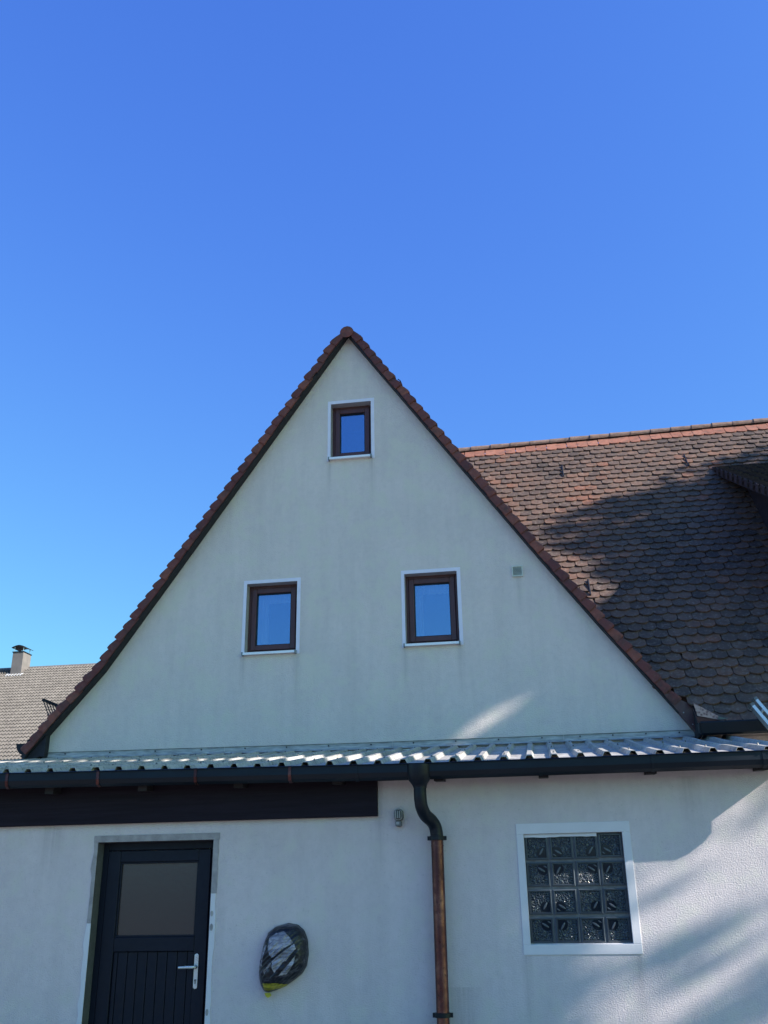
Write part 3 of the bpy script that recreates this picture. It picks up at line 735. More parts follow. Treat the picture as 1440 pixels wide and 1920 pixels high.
# glass block window
x0, x1, z0, z1 = GB
mo = MB(); mo.box((x0, A+0.036, z0), (x1, A+0.13, z1)); gw = ap(mo.build('glass_block_window', 'joint_grey')); gw['label'] = 'window of sixteen patterned glass blocks in a white painted border'
def block_mesh(k):
    """unit block 0.19 wide lying in x-z, front towards -y; rim, pebbled field, smooth disc at one corner, leaf lenses"""
    mb = MB(); h = 0.0932; r1, r2 = 0.082, 0.077
    def loop(s, y): return [(-s, y, -s), (s, y, -s), (s, y, s), (-s, y, s)]
    A_ = [loop(h, 0.03), loop(h, -0.002), loop(h-0.008, -0.010), loop(r1+0.002, -0.010), loop(r1-0.001, -0.003), loop(r2, -0.003), loop(r2-0.004, 0.002)]
    for i in range(len(A_)-1):
        for j in range(4):
            j2 = (j+1) % 4; mb.quad([A_[i][j], A_[i][j2], A_[i+1][j2], A_[i+1][j]], 2 if i in (1, 2, 4) else 1)
    mb.quad(A_[-1], 0)
    # smooth disc cut by the corner
    c = 0.042; rr = 0.046; pts = []
    for t in range(0, 360, 20):
        px = max(-0.071, min(0.071, c+rr*math.cos(R(t)))); pz = max(-0.071, min(0.071, -c+rr*math.sin(R(t)))); pts.append((px, 0.0005, pz))
    mb.prism(pts, (0, 0.003, 0), 1)
    for (lx, lz, ll, lw, ang) in ((0.036, -0.028, 0.032, 0.0085, 58), (0.058, -0.060, 0.016, 0.006, 58))[:2 if k else 1]:
        ca, sa = math.cos(R(ang)), math.sin(R(ang)); k0 = len(mb.v); n = 12
        for ringi, (f_, yy) in enumerate(((1.0, 0.0), (0.6, -0.0045))):
            for j in range(n):
                t = 2*math.pi*j/n; u, v = ll*f_*math.cos(t), lw*f_*math.sin(t)
                mb.v.append((lx+u*ca-v*sa, yy, lz+u*sa+v*ca))
        for j in range(n):
            mb.f.append((k0+j, k0+(j+1) % n, k0+n+(j+1) % n, k0+n+j)); mb.mi.append(2)
        mb.f.append(tuple(k0+n+j for j in range(n))); mb.mi.append(2)
    return mb.mesh('glass_block', ['block_glass', 'block_smooth', 'block_rim'])
GBM = [block_mesh(0), block_mesh(1)]
px_, pz_ = (x1-x0)/4, (z1-z0)/4
for r in range(4):
    for c in range(4):
        o = obj('glass_block', GBM[1 if (r+c) % 2 else 0])
        # r=0 top row; disc faces the shared corner of each group of four
        rot = {(0, 0): 0, (0, 1): 90, (1, 1): 180, (1, 0): 270}[(r % 2, c % 2)]
        cx = x0+px_*(c+0.5)+random.uniform(-.002, .002); cz = z1-pz_*(r+0.5)+random.uniform(-.002, .002) + (0.006 if (r == 0 and c == 3) else -0.003*(r == 0))
        o.matrix_basis = Matrix.Translation((cx, A+0.030, cz)) @ Matrix.Rotation(R(rot+random.uniform(-.6, .6)), 4, 'Y')
        o.parent = gw
tm = MB(); wd = {'l': 0.060, 'r': 0.066, 't': 0.082, 'b': 0.074}
ring(tm, x0, x1, z0, z1, wd, A-0.007, A+0.015)
tm.build('window_border', 'trim_paint', gw, bevel=0.003)
rev = MB(); rev.hexa([(x0, A+0.016, z0), (x1, A+0.016, z0), (x1, A+0.05, z0), (x0, A+0.05, z0), (x0, A+0.016, z0+0.003), (x1, A+0.016, z0+0.003), (x1, A+0.05, z0+0.012), (x0, A+0.05, z0+0.012)])
rev.build('sloped_reveal', 'trim_paint', gw)
lt = MB(); rr = random.Random(12); xs = [x0+0.002+(GB[1]-GB[0]-0.205)*i/14 for i in range(15)]; zs = [z1-0.026+rr.uniform(-.004, .004) for _ in xs]
for i in range(14): lt.prism([(xs[i], A+0.012, zs[i]), (xs[i+1], A+0.012, zs[i+1]), (xs[i+1], A+0.012, z1-0.001), (xs[i], A+0.012, z1-0.001)], (0, 0.03, 0))
lt.build('mortar_lip', 'trim_paint', gw)

# timber lintel board, rafter tails, soffit
bm_ = MB(); bm_.box((XL, A-0.055, 2.203), (-1.372, A-0.002, 2.55)); ap(bm_.build('lintel_board', 'beam_wood', bevel=0.004))
for k in range(-9, 3):
    x = 0.034 + k*0.862
    rf = MB(); rf.hexa([(x-.04, 8.20, 2.455), (x+.04, 8.20, 2.455), (x+.04, A+.02, 2.47), (x-.04, A+.02, 2.47), (x-.04, 8.20, 2.548), (x+.04, 8.20, 2.548), (x+.04, A+.02, 2.585), (x-.04, A+.02, 2.585)])
    ap(rf.build('rafter_tail', 'dark_board'))
sf = MB(); sf.hexa([(XL, 8.165, 2.552), (XE-.02, 8.165, 2.552), (XE-.02, A+.03, 2.587), (XL, A+.03, 2.587), (XL, 8.165, 2.570), (XE-.02, 8.165, 2.570), (XE-.02, A+.03, 2.605), (XL, A+.03, 2.605)])
ap(sf.build('eave_board', 'dark_board'))
fs = MB(); fs.box((XL, A-0.045, 2.475), (XE-.1, A-0.003, 2.551)); 
ap(MB().box((-1.37, A-0.030, 2.492), (XE-.12, A-0.003, 2.551)).build('wall_plate', 'dark_board'))

# sheet roof in overlapping trapezoid sheets
def gz(x):      # gutter line, falling to the outlet
    return 2.577 + (max(0, -0.98-x))*0.0118 + max(0, x+0.98)*0.001
def ez(x): return gz(x) + 0.014
def wz(x): return 3.125 + 0.0085*max(0, -1.9-x)
PIT = 0.2085; ph = -0.49
kk0 = int((XL-ph)/PIT)-1
sheet = 0; k = kk0
while ph + k*PIT < XE:
    n = 5; mb = MB(); prof = []
    for j in range(n):
        xc_ = ph + (k+j)*PIT
        prof += [(xc_-0.038, 0.0), (xc_-0.019, 0.036), (xc_+0.019, 0.036), (xc_+0.038, 0.0)]
    prof.append((ph+(k+n)*PIT-0.038+0.001, 0.0)); prof += [(ph+(k+n)*PIT-0.019, 0.0375), (ph+(k+n)*PIT+0.012, 0.0375)]
    prof = [(min(max(x, XL), XE), z) for x, z in prof]
    jz = random.uniform(-.001, .001) + 0.0016*(sheet % 2); jy = random.uniform(-.012, .012)
    NS = 8
    for s_ in range(NS):
        t0, t1 = s_/NS, (s_+1)/NS
        for (xa, za), (xb, zb) in zip(prof, prof[1:]):
            if xb-xa < 1e-6: continue
            def P(x, z, t):
                sagz = -0.012*math.sin(math.pi*t)*(0.5+0.5*math.sin(x*1.3)) + 0.005*noise.noise(Vector((x*3.1, t*4, sheet*1.7)))
                return (x, 8.125+jy + (10.985-8.125-jy)*t, ez(x)*(1-t)+wz(x)*t + z + jz + sagz)
            mb.quad([P(xa, za, t0), P(xb, zb, t0), P(xb, zb, t1), P(xa, za, t1)])
    me = mb.mesh('roof_sheet', 'roof_sheet')
    o = obj('roof_sheet', me); ap(o)
    sd_ = o.modifiers.new('thick', 'SOLIDIFY'); sd_.thickness = 0.003
    for j in (0, 2, 4):                       # fixing screws
        xs_ = ph+(k+j)*PIT
        if XL < xs_ < XE:
            for t in (0.12, 0.5, 0.88):
                z_ = ez(xs_)*(1-t)+wz(xs_)*t+0.040; yy = 8.125+2.86*t
                mbx = MB(); mbx.tube([(xs_, yy, z_-0.012), (xs_, yy, z_+0.008)], [0.010, 0.006], 8); sc_ = mbx.build('screw', 'lamp_grey', o)
                sc_.parent = o
    k += n; sheet += 1
# wall flashing strip in lengths
for (xa, xb) in ((-5.86, -3.6), (-3.6, -1.62), (-1.62, 0.3), (0.3, 1.72)):
    fl = MB()
    for i in range(8):
        a_, b_ = xa+(xb-xa)*i/8, xa+(xb-xa)*(i+1)/8
        def base(x): return wz(x)+0.036
        for (ya_, za_), (yb_, zb_) in (((10.955, -0.010), (10.985, 0.012)), ((10.985, 0.012), (10.990, 0.062)), ((10.990, 0.062), (10.975, 0.068))):
            fl.quad([(a_, ya_, base(a_)+za_), (b_-(0.004 if i == 7 else 0), ya_, base(b_)+za_), (b_-(0.004 if i == 7 else 0), yb_, base(b_)+zb_), (a_, yb_, base(a_)+zb_)])
    fo = ap(fl.build('wall_flashing', 'flashing_metal'))
    for i in range(4):
        xx = xa + (xb-xa)*(i+0.5)/4
        mbx = MB(); mbx.tube([(xx, 10.992, base(xx)+0.045), (xx, 10.978, base(xx)+0.045)], 0.008, 8); mbx.build('screw', 'dark_steel', fo)
# gutter
gp = [(8.045, 0.004), (8.052, 0.010), (8.060, 0.004), (8.060, -0.012), (8.058, -0.060), (8.072, -0.098), (8.105, -0.118), (8.145, -0.110), (8.165, -0.080), (8.168, 0.0)]
gpi = [(8.163, 0.0), (8.160, -0.078), (8.142, -0.104), (8.107, -0.112), (8.078, -0.094), (8.064, -0.058), (8.065, 0.0)]
NX = 30; gt = MB(); XG = XE+0.02
full = gp + gpi
for i in range(NX):
    xa, xb = XL+(XG-XL)*i/NX, XL+(XG-XL)*(i+1)/NX
    for (y0_, z0_), (y1_, z1_) in zip(full, full[1:]+full[:1]):
        gt.quad([(xa, y0_, gz(xa)+z0_), (xb, y0_, gz(xb)+z0_), (xb, y1_, gz(xb)+z1_), (xa, y1_, gz(xa)+z1_)])
gt.prism([(XG, y_, gz(XG)+z_) for y_, z_ in gp], (0.004, 0, 0))
gutter = ap(gt.build('gutter', 'gutter_metal', smooth=True))
for x, mat in ((-8.0, 'copper'), (-7.15, 'copper'), (-6.3, 'copper'), (-5.45, 'copper'), (-4.612, 'copper'), (-3.769, 'copper'), (-2.889, 'copper'), (-2.065, 'copper'), (-1.497, 'gutter_metal'), (0.015, 'gutter_metal'), (0.90, 'gutter_metal'), (1.75, 'gutter_metal')):
    bk = MB()
    o2 = [(y_-0.006 if y_ < 8.1 else y_, z_-(0.006 if z_ < -0.09 else 0)) for y_, z_ in gp[:8]]
    wv = 0.0125
    for (y0_, z0_), (y1_, z1_) in zip(o2, o2[1:]):
        bk.quad([(x-wv, y0_, gz(x)+z0_), (x+wv, y0_, gz(x)+z0_), (x+wv, y1_, gz(x)+z1_), (x-wv, y1_, gz(x)+z1_)])
        bk.quad([(x-wv, y0_, gz(x)+z0_), (x-wv, y0_+.006, gz(x)+z0_+.003), (x-wv, y1_+.006, gz(x)+z1_+.003), (x-wv, y1_, gz(x)+z1_)])
        bk.quad([(x+wv, y0_, gz(x)+z0_), (x+wv, y0_+.006, gz(x)+z0_+.003), (x+wv, y1_+.006, gz(x)+z1_+.003), (x+wv, y1_, gz(x)+z1_)])
    bk.build('gutter_bracket', mat, gutter)
# downpipe: funnel, swan neck, copper pipe, clamps
dp = MB()
dp.tube([(-0.868, 8.30, 2.055), (-0.868, 8.30, 1.2), (-0.868, 8.30, 0.02)], 0.0505, 28)
pipe = ap(dp.build('downpipe', 'copper', smooth=True)); pipe['label'] = 'stained copper downpipe with dark swan neck'
fn = MB(); fn.tube([(-0.978, 8.106, 2.575), (-0.978, 8.106, 2.50), (-0.978, 8.108, 2.455), (-0.976, 8.110, 2.425), (-0.975, 8.112, 2.405), (-0.975, 8.112, 2.395)], [0.104, 0.102, 0.088, 0.066, 0.056, 0.056], 28)
fn.build('funnel', 'gutter_metal', pipe, smooth=True)
sn = MB(); cpts = [Vector(p) for p in ((-0.975, 8.112, 2.41), (-0.975, 8.115, 2.32), (-0.968, 8.135, 2.245), (-0.945, 8.185, 2.185), (-0.905, 8.255, 2.145), (-0.878, 8.290, 2.095), (-0.868, 8.30, 2.02))]
def smooth_path(P, n=6):
    out = []
    for i in range(len(P)-1):
        p0, p1, p2, p3 = P[max(i-1, 0)], P[i], P[i+1], P[min(i+2, len(P)-1)]
        for j in range(n):
            t = j/n; out.append(0.5*((2*p1)+(p2-p0)*t+(2*p0-5*p1+4*p2-p3)*t*t+(3*p1-p0-3*p2+p3)*t**3))
    return out+[P[-1]]
sn.tube(smooth_path(cpts), 0.0525, 28); sn.build('swan_neck', 'gutter_metal', pipe, smooth=True)
for z_, nm in ((2.010, 'collar'), (0.715, 'clamp')):
    cl = MB(); cl.tube([(-0.868, 8.30, z_-0.017), (-0.868, 8.30, z_-0.015), (-0.868, 8.30, z_+0.015), (-0.868, 8.30, z_+0.017)], [0.060, 0.067, 0.067, 0.060], 28)
    for sgn in (-1, 1): cl.box((-0.868+sgn*0.066-0.012, 8.285, z_-0.016), (-0.868+sgn*0.066+0.012, 8.315, z_+0.016))
    cl.box((-0.876, 8.36, z_-0.012), (-0.860, A+0.02, z_+0.012))
    cl.build(nm, 'dark_steel', pipe)
sm_ = MB(); sm_.tube([(-0.868, 8.30, 1.945), (-0.868, 8.30, 1.955)], 0.0535, 28); sm_.build('pipe_seam', 'copper', pipe, smooth=True)

# ================================================================== things on the annex wall
lamp = thing('wall_lamp', 'small grey caged bulkhead lamp on the white wall beside the downpipe bend', 'lamp', (-1.2, A, 2.18))
linv = Matrix.Translation((1.2, -A, -2.18))
def lpart(mb, name, mat, smooth=False, bevel=0.0, parent=lamp):
    o = mb.build(name, mat, parent, smooth, bevel); o.matrix_parent_inverse = linv; return o
cx = -1.194
def rrect(cx, cz, hw, hh, r, y, n=5):
    pts = []
    for (sx, sz, a0) in ((1, 1, 0), (-1, 1, 90), (-1, -1, 180), (1, -1, 270)):
        for i in range(n+1):
            a = R(a0+90*i/n); pts.append((cx+sx*(hw-r)+r*math.cos(a), y, cz+sz*(hh-r)+r*math.sin(a)))
    return pts
mb = MB(); mb.prism(rrect(cx, 2.208, 0.040, 0.048, 0.032, A-0.001), (0, -0.045, 0)); lpart(mb, 'housing', 'lamp_grey', bevel=0.004)
mb = MB(); mb.prism(rrect(cx, 2.208, 0.030, 0.038, 0.024, A-0.0462), (0, -0.030, 0)); lpart(mb, 'lens', 'lamp_glass', bevel=0.01)
for dx in (-0.017, 0.0, 0.017):
    mb = MB(); mb.tube([(cx+dx, A-0.047, 2.172), (cx+dx, A-0.080, 2.182), (cx+dx, A-0.084, 2.208), (cx+dx, A-0.080, 2.234), (cx+dx, A-0.047, 2.244)], 0.0042, 8); lpart(mb, 'cage_bar', 'lamp_pale', True)
mb = MB(); pts = rrect(cx, 2.208, 0.031, 0.039, 0.024, A-0.060); mb.tube(pts+[pts[0]], 0.005, 6); lpart(mb, 'cage_ring', 'lamp_pale', True)
mb = MB(); mb.prism(rrect(cx-0.001, 2.138, 0.026, 0.022, 0.010, A-0.001), (0, -0.050, 0)); lpart(mb, 'junction_box', 'lamp_grey', bevel=0.004)
mb = MB(); mb.box((cx-0.018, A-0.054, 2.130), (cx+0.008, A-0.0512, 2.152)); lpart(mb, 'cover_plate', 'lamp_pale')

fix = thing('wrapped_wall_fixture', 'rounded wall fixture wrapped in crumpled dark plastic, yellow strip at its bottom', 'fixture', (-2.16, A, 1.13))
finv = Matrix.Translation((2.16, -A, -1.13))
OUT = [(700, 390), (830, 410), (920, 480), (970, 600), (982, 760), (960, 900), (900, 990), (800, 1060), (690, 1130), (560, 1180), (470, 1205), (405, 1195), (350, 1090), (333, 1000), (345, 850), (385, 650), (440, 500), (540, 430)]
# outline in metres around the fixture's own centre (measured scale: 1 m = 1580 units)
ctr = (665, 790); OUT = [((x-ctr[0])/1580.0, -(y_-ctr[1])/1580.0) for x, y_ in OUT]
FC = (-2.158, 1.130)
def out_r(a):
    best = 0
    for (p, q) in zip(OUT, OUT[1:]+OUT[:1]):
        d = (math.cos(a), math.sin(a)); ex, ez_ = q[0]-p[0], q[1]-p[1]
        den = d[0]*ez_-d[1]*ex
        if abs(den) < 1e-9: continue
        t = (p[0]*ez_-p[1]*ex)/den; s = (p[0]*d[1]-p[1]*d[0])/den
        if t > 0 and -1e-6 <= s <= 1+1e-6: best = max(best, t)
    return best
def bag_point(a, f, lift=0.0):
    r = out_r(a)*f; x, z = r*math.cos(a), r*math.sin(a)
    h = 0.15*(1-f**3.2)**0.62 if f < 1 else 0
    # folds running from the tied lower left corner to the upper right
    u = x*math.cos(R(40))+z*math.sin(R(40)); v = -x*math.sin(R(40))+z*math.cos(R(40))
    w_ = abs(noise.noise(Vector((u*5, v*34, 2.0))))*0.024 + noise.noise(Vector((u*10, v*75, 5.0)))*0.009 + noise.noise(Vector((x*26, z*26, 9)))*0.008
    h += w_*(1 if f < 0.98 else 0)
    return (FC[0]+x, A-0.002-max(0.0, h)-lift, FC[1]+z)
def bag_patch(a0, a1, f0, f1, na, nf, lift, test=None):
    mb = MB(); idx = {}
    full_ = abs(a1-a0-2*math.pi) < 1e-6
    P = [[bag_point(a0+(a1-a0)*i/na, f0+(f1-f0)*j/nf, lift) for j in range(nf+1)] for i in range(na+1)]
    for i in range(na):
        for j in range(nf):
            q = [P[i][j], P[i+1][j], P[i+1][j+1], P[i][j+1]]
            if test is None or test(sum(p[0] for p in q)/4-FC[0], sum(p[2] for p in q)/4-FC[1]): mb.quad(q)
    me = mb
    return me
def weld(o):
    bm = bmesh.new(); bm.from_mesh(o.data); bmesh.ops.remove_doubles(bm, verts=bm.verts, dist=0.0004); bmesh.ops.recalc_face_normals(bm, faces=bm.faces)
    for f in bm.faces: f.smooth = True
    bm.to_mesh(o.data); bm.free()
b1 = bag_patch(0, 2*math.pi, 0.02, 1.0, 110, 46, 0.0).build('plastic_bag', 'bag_dark', fix); weld(b1)
def in_poly(poly):
    def t(x, z):
        c = False
        for (x0_, z0_), (x1_, z1_) in zip(poly, poly[1:]+poly[:1]):
            if (z0_ > z) != (z1_ > z) and x < (x1_-x0_)*(z-z0_)/(z1_-z0_)+x0_: c = not c
        return c
    return t
def conv(L): return [((x-ctr[0])/1580.0, -(y_-ctr[1])/1580.0) for x, y_ in L]
SH = [[(500, 560), (580, 510), (690, 485), (760, 540), (825, 620), (700, 690), (600, 770), (560, 790), (520, 760), (490, 680)],
      [(838, 632), (862, 690), (790, 770), (740, 830), (700, 842), (640, 920), (590, 965), (566, 920), (558, 830), (690, 735)],
      [(858, 765), (835, 860), (790, 930), (740, 990), (640, 1002), (700, 940), (790, 850)],
      [(440, 640), (470, 650), (430, 760), (400, 900), (385, 890), (405, 730)], [(430, 960), (540, 850), (552, 862), (450, 985)]]
b2s = []
for sh in SH:
    q = bag_patch(0, 2*math.pi, 0.02, 1.0, 170, 70, 0.0025, in_poly(conv(sh))).build('paper_cover', 'bag_pale', fix); weld(q); b2s.append(q)
yel = conv([(425, 1090), (600, 1088), (745, 1112), (640, 1150), (520, 1170), (430, 1175)])
b3 = bag_patch(0, 2*math.pi, 0.3, 1.0, 160, 60, 0.004, in_poly(yel)).build('yellow_strip', 'strip_yellow', fix); weld(b3)
yt = MB(); c_ = conv([(420, 1205), (500, 1205), (515, 1235), (470, 1262), (440, 1245)]); yt.prism([(FC[0]+x, A-0.035, FC[1]+z) for x, z in c_], (0.004, -0.012, 0))
b4 = yt.build('yellow_strip', 'strip_yellow', fix)
for q in [b1, b3, b4]+b2s: q.matrix_parent_inverse = finv

# ================================================================== ladder leaning at the right eave
lad = thing('ladder', 'aluminium ladder top leaning at the eave beside the right frame edge', 'ladder', (4.1, 9.65, 0.0))
ldi = Matrix.Translation((-4.1, -9.65, 0.0))
def rail(pa, pb, w_, d_):
    pa, pb = Vector(pa), Vector(pb); t = (pb-pa).normalized(); s = Vector((1, 0.2, 0)).normalized(); s = (s-t*s.dot(t)).normalized(); n = t.cross(s)
    mb = MB(); mb.hexa([pa-s*w_-n*d_, pa+s*w_-n*d_, pa+s*w_+n*d_, pa-s*w_+n*d_, pb-s*w_-n*d_, pb+s*w_-n*d_, pb+s*w_+n*d_, pb-s*w_+n*d_]); return mb
tA, tB = Vector((2.187, 10.30, 3.345)), Vector((2.262, 10.45, 3.43))
dn = Vector((0.36, -0.12, -0.62)); dn2 = dn
for t_ in (tA, tB):
    q = rail(t_, t_+dn*(t_.z/0.62), 0.020, 0.034).build('rail', 'aluminium', lad, bevel=0.005); q.matrix_parent_inverse = ldi
    cpz = rail(t_-dn*0.012, t_+dn*0.03, 0.022, 0.036).build('end_cap', 'lamp_grey', lad); cpz.matrix_parent_inverse = ldi
for s_ in [0.18+0.385*k for k in range(14)]:
    mb = MB(); mb.tube([tA+dn*s_, tB+dn*s_], 0.014, 10); q = mb.build('rung', 'aluminium', lad, smooth=True); q.matrix_parent_inverse = ldi

# ================================================================== neighbouring house far left
NY, NZ = 45.0, 12.95; NS_ = R(35)
nb = thing('neighbour_house', 'distant house with pale ribbed tile roof and chimney behind the left eave', 'house', (-30, 40, 0))
ni = Matrix.Translation((30, -40, 0))
def nbp(o): o.parent = nb; o.matrix_parent_inverse = ni; return o
NX0, NX1 = -44.0, -12.0; NL = 12.5
nU = Vector((0, -math.cos(NS_), -math.sin(NS_))); nN = Vector((0, -math.sin(NS_), math.cos(NS_)))
def npt(x, v, h): return Vector((x, NY, NZ + 0.002*(-x-22)*0.5)) + nU*v + nN*h
mb = MB()
ez0 = npt(0, NL, 0)
mb.box((NX0+.4, ez0.y+0.6, 0), (NX1-.4, NY*2-ez0.y-0.6, ez0.z+0.2)); mb.prism([(NX0+.4, ez0.y+.6, ez0.z+.2), (NX0+.4, 2*NY-ez0.y-.6, ez0.z+.2), (NX0+.4, NY, NZ-.4)], (NX1-NX0-.8, 0, 0))
nbp(mb.build('wall', 'neighbour_wall'))
tm_ = MB(); hb = 0.155
prof = [(0.0, 0.0), (0.034, 0.0), (0.046, 0.05), (0.078, 0.085), (0.112, 0.05), (0.124, 0.0)]
ncol = int((NX1-NX0)/hb); nrow = int(NL/0.34)
rr = random.Random(5)
for r in range(nrow):
    v1 = (r+1)*0.34+0.05; v0 = r*0.34-0.02
    for c in range(0, ncol, 2):
        xb_ = NX0 + c*hb; 
        if xb_ > -12.4 or xb_ < -36: continue
        j = rr.uniform(-.006, .006); P = prof + [(x+hb, h) for x, h in prof] + [(2*hb-.004, 0.0)]
        for (xa, ha), (xc_, hc) in zip(P, P[1:]):
            tm_.quad([npt(xb_+xa, v1+j, ha+0.06), npt(xb_+xc_, v1+j, hc+0.06), npt(xb_+xc_, v0, hc+0.004), npt(xb_+xa, v0, ha+0.004)])
            tm_.quad([npt(xb_+xa, v1+j, ha+0.06), npt(xb_+xc_, v1+j, hc+0.06), npt(xb_+xc_, v1+j, -0.01), npt(xb_+xa, v1+j, -0.01)])
me = bpy.data.meshes.new('tile_field'); me.from_pydata(tm_.v, [], tm_.f); me.materials.append(M['neighbour_tile'])
nr = MB(); nr.hexa([npt(NX0, 0, -.15), npt(NX1, 0, -.15), npt(NX1, NL, -.15), npt(NX0, NL, -.15), npt(NX0, 0, 0), npt(NX1, 0, 0), npt(NX1, NL, 0), npt(NX0, NL, 0)])
nr.quad([(NX0, NY, NZ), (NX1, NY, NZ), (NX1, 2*NY-ez0.y, ez0.z), (NX0, 2*NY-ez0.y, ez0.z)])
nroof = nbp(nr.build('roof', 'neighbour_tile'))
o = obj('tile_field', me, nroof); o['kind'] = 'stuff'
for k in range(60):
    x = -36 + k*0.36
    p = npt(x, -0.03, 0.0); mbr = MB()
    A_ = [(p.x, p.y+0.13*math.cos(R(t)), p.z-0.02+0.13*math.sin(R(t))) for t in range(-10, 191, 25)]; B_ = [(q[0]+0.355, q[1], q[2]) for q in A_]
    for i in range(len(A_)-1): mbr.quad([A_[i], A_[i+1], B_[i+1], B_[i]])
    o = mbr.build('ridge_tile', 'chimney_clad', nroof)
# chimney in front of the ridge
cb = npt(-25.6, 0.55, 0)
cm = MB(); cw = 0.265
cm.box((-25.62-cw-0.02, cb.y-cw, cb.z-0.6), (-25.62+cw+0.02, cb.y+cw+0.25, cb.z+1.03))
chim = cm.build('chimney', 'chimney_clad', nroof)
hd_ = MB(); hd_.box((-25.62-cw-.05, cb.y-cw-.03, cb.z+1.031), (-25.62+cw+.05, cb.y+cw+.28, cb.z+1.075)); q = hd_.build('chimney_rim', 'dark_steel', nroof)
cp_ = MB()
arc_ = [(-25.62+0.37*t, cb.z+1.30+0.10*math.cos(t*math.pi/2*0.95)-0.02*abs(t)) for t in [i/6-1 for i in range(13)]]
cp_.prism([(x, cb.y-0.32, z) for x, z in arc_] + [(x, cb.y-0.32, z-0.025) for x, z in reversed(arc_)], (0, 0.85, 0))
q = cp_.build('chimney_cap', 'dark_steel', nroof)
for dx in (-.24, .24):
    for dy in (-.22, .42):
        lg = MB(); lg.tube([(-25.62+dx, cb.y+dy, cb.z+1.07), (-25.62+dx, cb.y+dy, cb.z+1.36)], 0.018, 6); q = lg.build('cap_leg', 'aluminium', nroof)
apn = MB(); apn.hexa([npt(-26.15, 1.05, .05), npt(-25.2, 1.05, .05), npt(-25.2, .75, .05), npt(-26.15, .75, .05), npt(-26.15, 1.05, .09), npt(-25.2, 1.05, .09), npt(-25.2, .75, .09), npt(-26.15, .75, .09)])
q = apn.build('chimney_apron', 'sill_metal', nroof)

# ================================================================== unseen trees beyond the right edge, crowns shaped to throw shade on walls
GAPS = [(6.84, 12.14, 0.26, 0.28), (8.75, 13.9, 0.25, 0.4)]      # leaves left out here, seen along the sun, to let sun patches through
def tree(name, label, loc, blobs, size, seed, trunk_r, trunk_h):
    rr = random.Random(seed)
    t = thing(name, label, 'tree', loc, 'trees right of the house')
    tk = MB(); tk.tube([(0, 0, 0), (0.05, 0.03, trunk_h*0.4), (-0.05, 0.05, trunk_h*0.75), (0.0, 0.0, trunk_h)], [trunk_r, trunk_r*0.75, trunk_r*0.5, trunk_r*0.15], 12)
    for bl in blobs:
        bx, by, bz, rx_, ry_, rz_ = bl[:6]
        if rz_ > 0.8: tk.tube([(0, 0, max(1.5, bz-rz_*0.9)), (bx*0.5, by*0.5, bz-rz_*0.3), (bx, by, bz)], [trunk_r*0.4, trunk_r*0.25, 0.03], 8)
    tk.build('trunk', 'bark', t, smooth=True)
    lf_ = MB()
    for bl in blobs:
        bx, by, bz, rx_, ry_, rz_ = bl[:6]; den = bl[6] if len(bl) > 6 else 1.0
        for _ in range(int(520*den*rx_*ry_*rz_*4.19)):
            while True:
                p = Vector((rr.uniform(-1, 1), rr.uniform(-1, 1), rr.uniform(-1, 1)))
                if p.length < 1: break
            c_ = Vector((bx+p.x*rx_, by+p.y*ry_, bz+p.z*rz_))
            wx, wy, wz_ = c_.x+loc[0], c_.y+loc[1], c_.z+loc[2]
            yy, zz = wy-0.287*(14-wx), wz_+0.6*(14-wx)
            if any(((yy-g[0])/g[2])**2+((zz-g[1])/g[3])**2 < rr.uniform(0.15, 1.5) for g in GAPS): continue
            a = Vector((rr.gauss(0, 1), rr.gauss(0, 1), rr.gauss(0, 1))).normalized(); b = a.orthogonal().normalized(); s = size*rr.uniform(0.6, 1.3)
            b = Matrix.Rotation(rr.uniform(0, 6.28), 3, a) @ b; c2_ = a.cross(b)
            k0 = len(lf_.v); lf_.v += [tuple(c_-b*s), tuple(c_+c2_*s*0.55+b*s*0.1), tuple(c_+b*s), tuple(c_-c2_*s*0.55+b*s*0.1)]; lf_.f.append((k0, k0+1, k0+2, k0+3))
    me = bpy.data.meshes.new('crown'); me.from_pydata(lf_.v, [], lf_.f); me.materials.append(M['leaf'])
    obj('crown', me, t)
    return t
tree('tall_tree', 'tall narrow leafy tree beyond the right edge', (14, 6.3, 0),
     [(0, 0.1, 11.6, 1.5, 1.35, 2.2), (0, -0.1, 14.2, 1.5, 1.55, 2.4), (0.1, 0, 16.8, 1.4, 1.35, 2.2), (0, 0.05, 19.0, 1.0, 1.0, 1.8)], 0.14, 21, 0.26, 18)
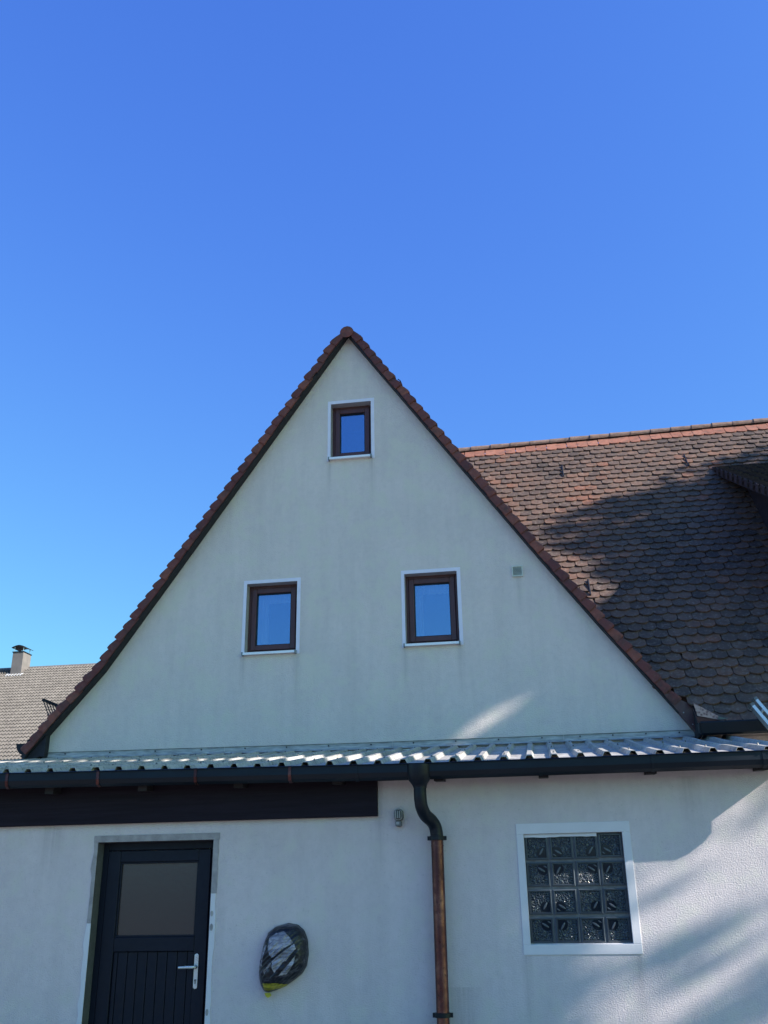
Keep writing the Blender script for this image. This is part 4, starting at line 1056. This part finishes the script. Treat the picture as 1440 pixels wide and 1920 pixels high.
tree('broad_tree', 'broad leafy tree behind the tall one', (14.5, 9.8, 0),
     [(0, -1.2, 10.3, 2.0, 1.7, 2.6), (0.2, 0.6, 10.4, 2.0, 1.9, 2.8), (0, 2.0, 9.6, 1.9, 1.7, 2.7), (0.2, -0.4, 12.0, 1.4, 1.2, 2.0, 0.45), (0.2, -0.2, 13.2, 1.3, 1.1, 1.9, 0.30), (0.2, 0.6, 12.4, 1.4, 1.2, 1.9, 0.45), (0.2, 0.8, 13.2, 1.3, 1.2, 1.7, 0.22), (0.1, 2.2, 12.0, 1.4, 1.6, 2.1, 0.45), (0.1, 2.1, 12.3, 1.4, 1.5, 1.9, 0.22), (0, 3.4, 10.6, 1.5, 1.6, 2.4, 0.3), (0, 0, 7.5, 1.8, 2.2, 2.0)], 0.15, 22, 0.3, 11)
tree('garden_tree', 'leafy tree nearest the yard', (14, 3.0, 0),
     [(0, 0.2, 9.6, 1.6, 1.2, 2.6), (0, -0.1, 12.2, 1.6, 1.35, 2.4), (0, -0.4, 7.0, 1.6, 1.3, 2.0), (0, 0.2, 14.0, 1.3, 1.25, 2.2),
      (0, 1.75, 8.88, 0.35, 0.55, 0.10, 0.95), (0, 1.7, 8.20, 0.45, 0.7, 0.26, 0.7), (0, 1.7, 9.62, 0.4, 0.55, 0.32, 0.18)], 0.12, 23, 0.25, 13)

# ================================================================== low board shed, unseen, added behind the viewer for the glass to reflect
shed = thing('added_shed', 'unseen low brown board shed, added behind the viewer for the glass to reflect', 'shed', (-4, -12, 0))
mb = MB(); mb.box((-11, -4, 0), (11, 0, 2.5)); mb.build('wall', 'shed_boards', shed)
mb = MB(); mb.prism([(-11.3, 0.35, 2.45), (-11.3, -4.3, 2.45), (-11.3, -2.0, 3.1)], (22.6, 0, 0)); mb.build('roof', 'hidden_roof', shed)
for x in (-7.5, -1.0, 5.5):
    mb = MB(); mb.box((x, 0.001, 0.02), (x+2.2, 0.05, 2.1)); d_ = mb.build('door', 'beam_wood', shed)
    mb = MB(); mb.box((x+1.05, 0.051, 0.95), (x+1.12, 0.09, 1.15)); mb.build('handle', 'dark_steel', d_)
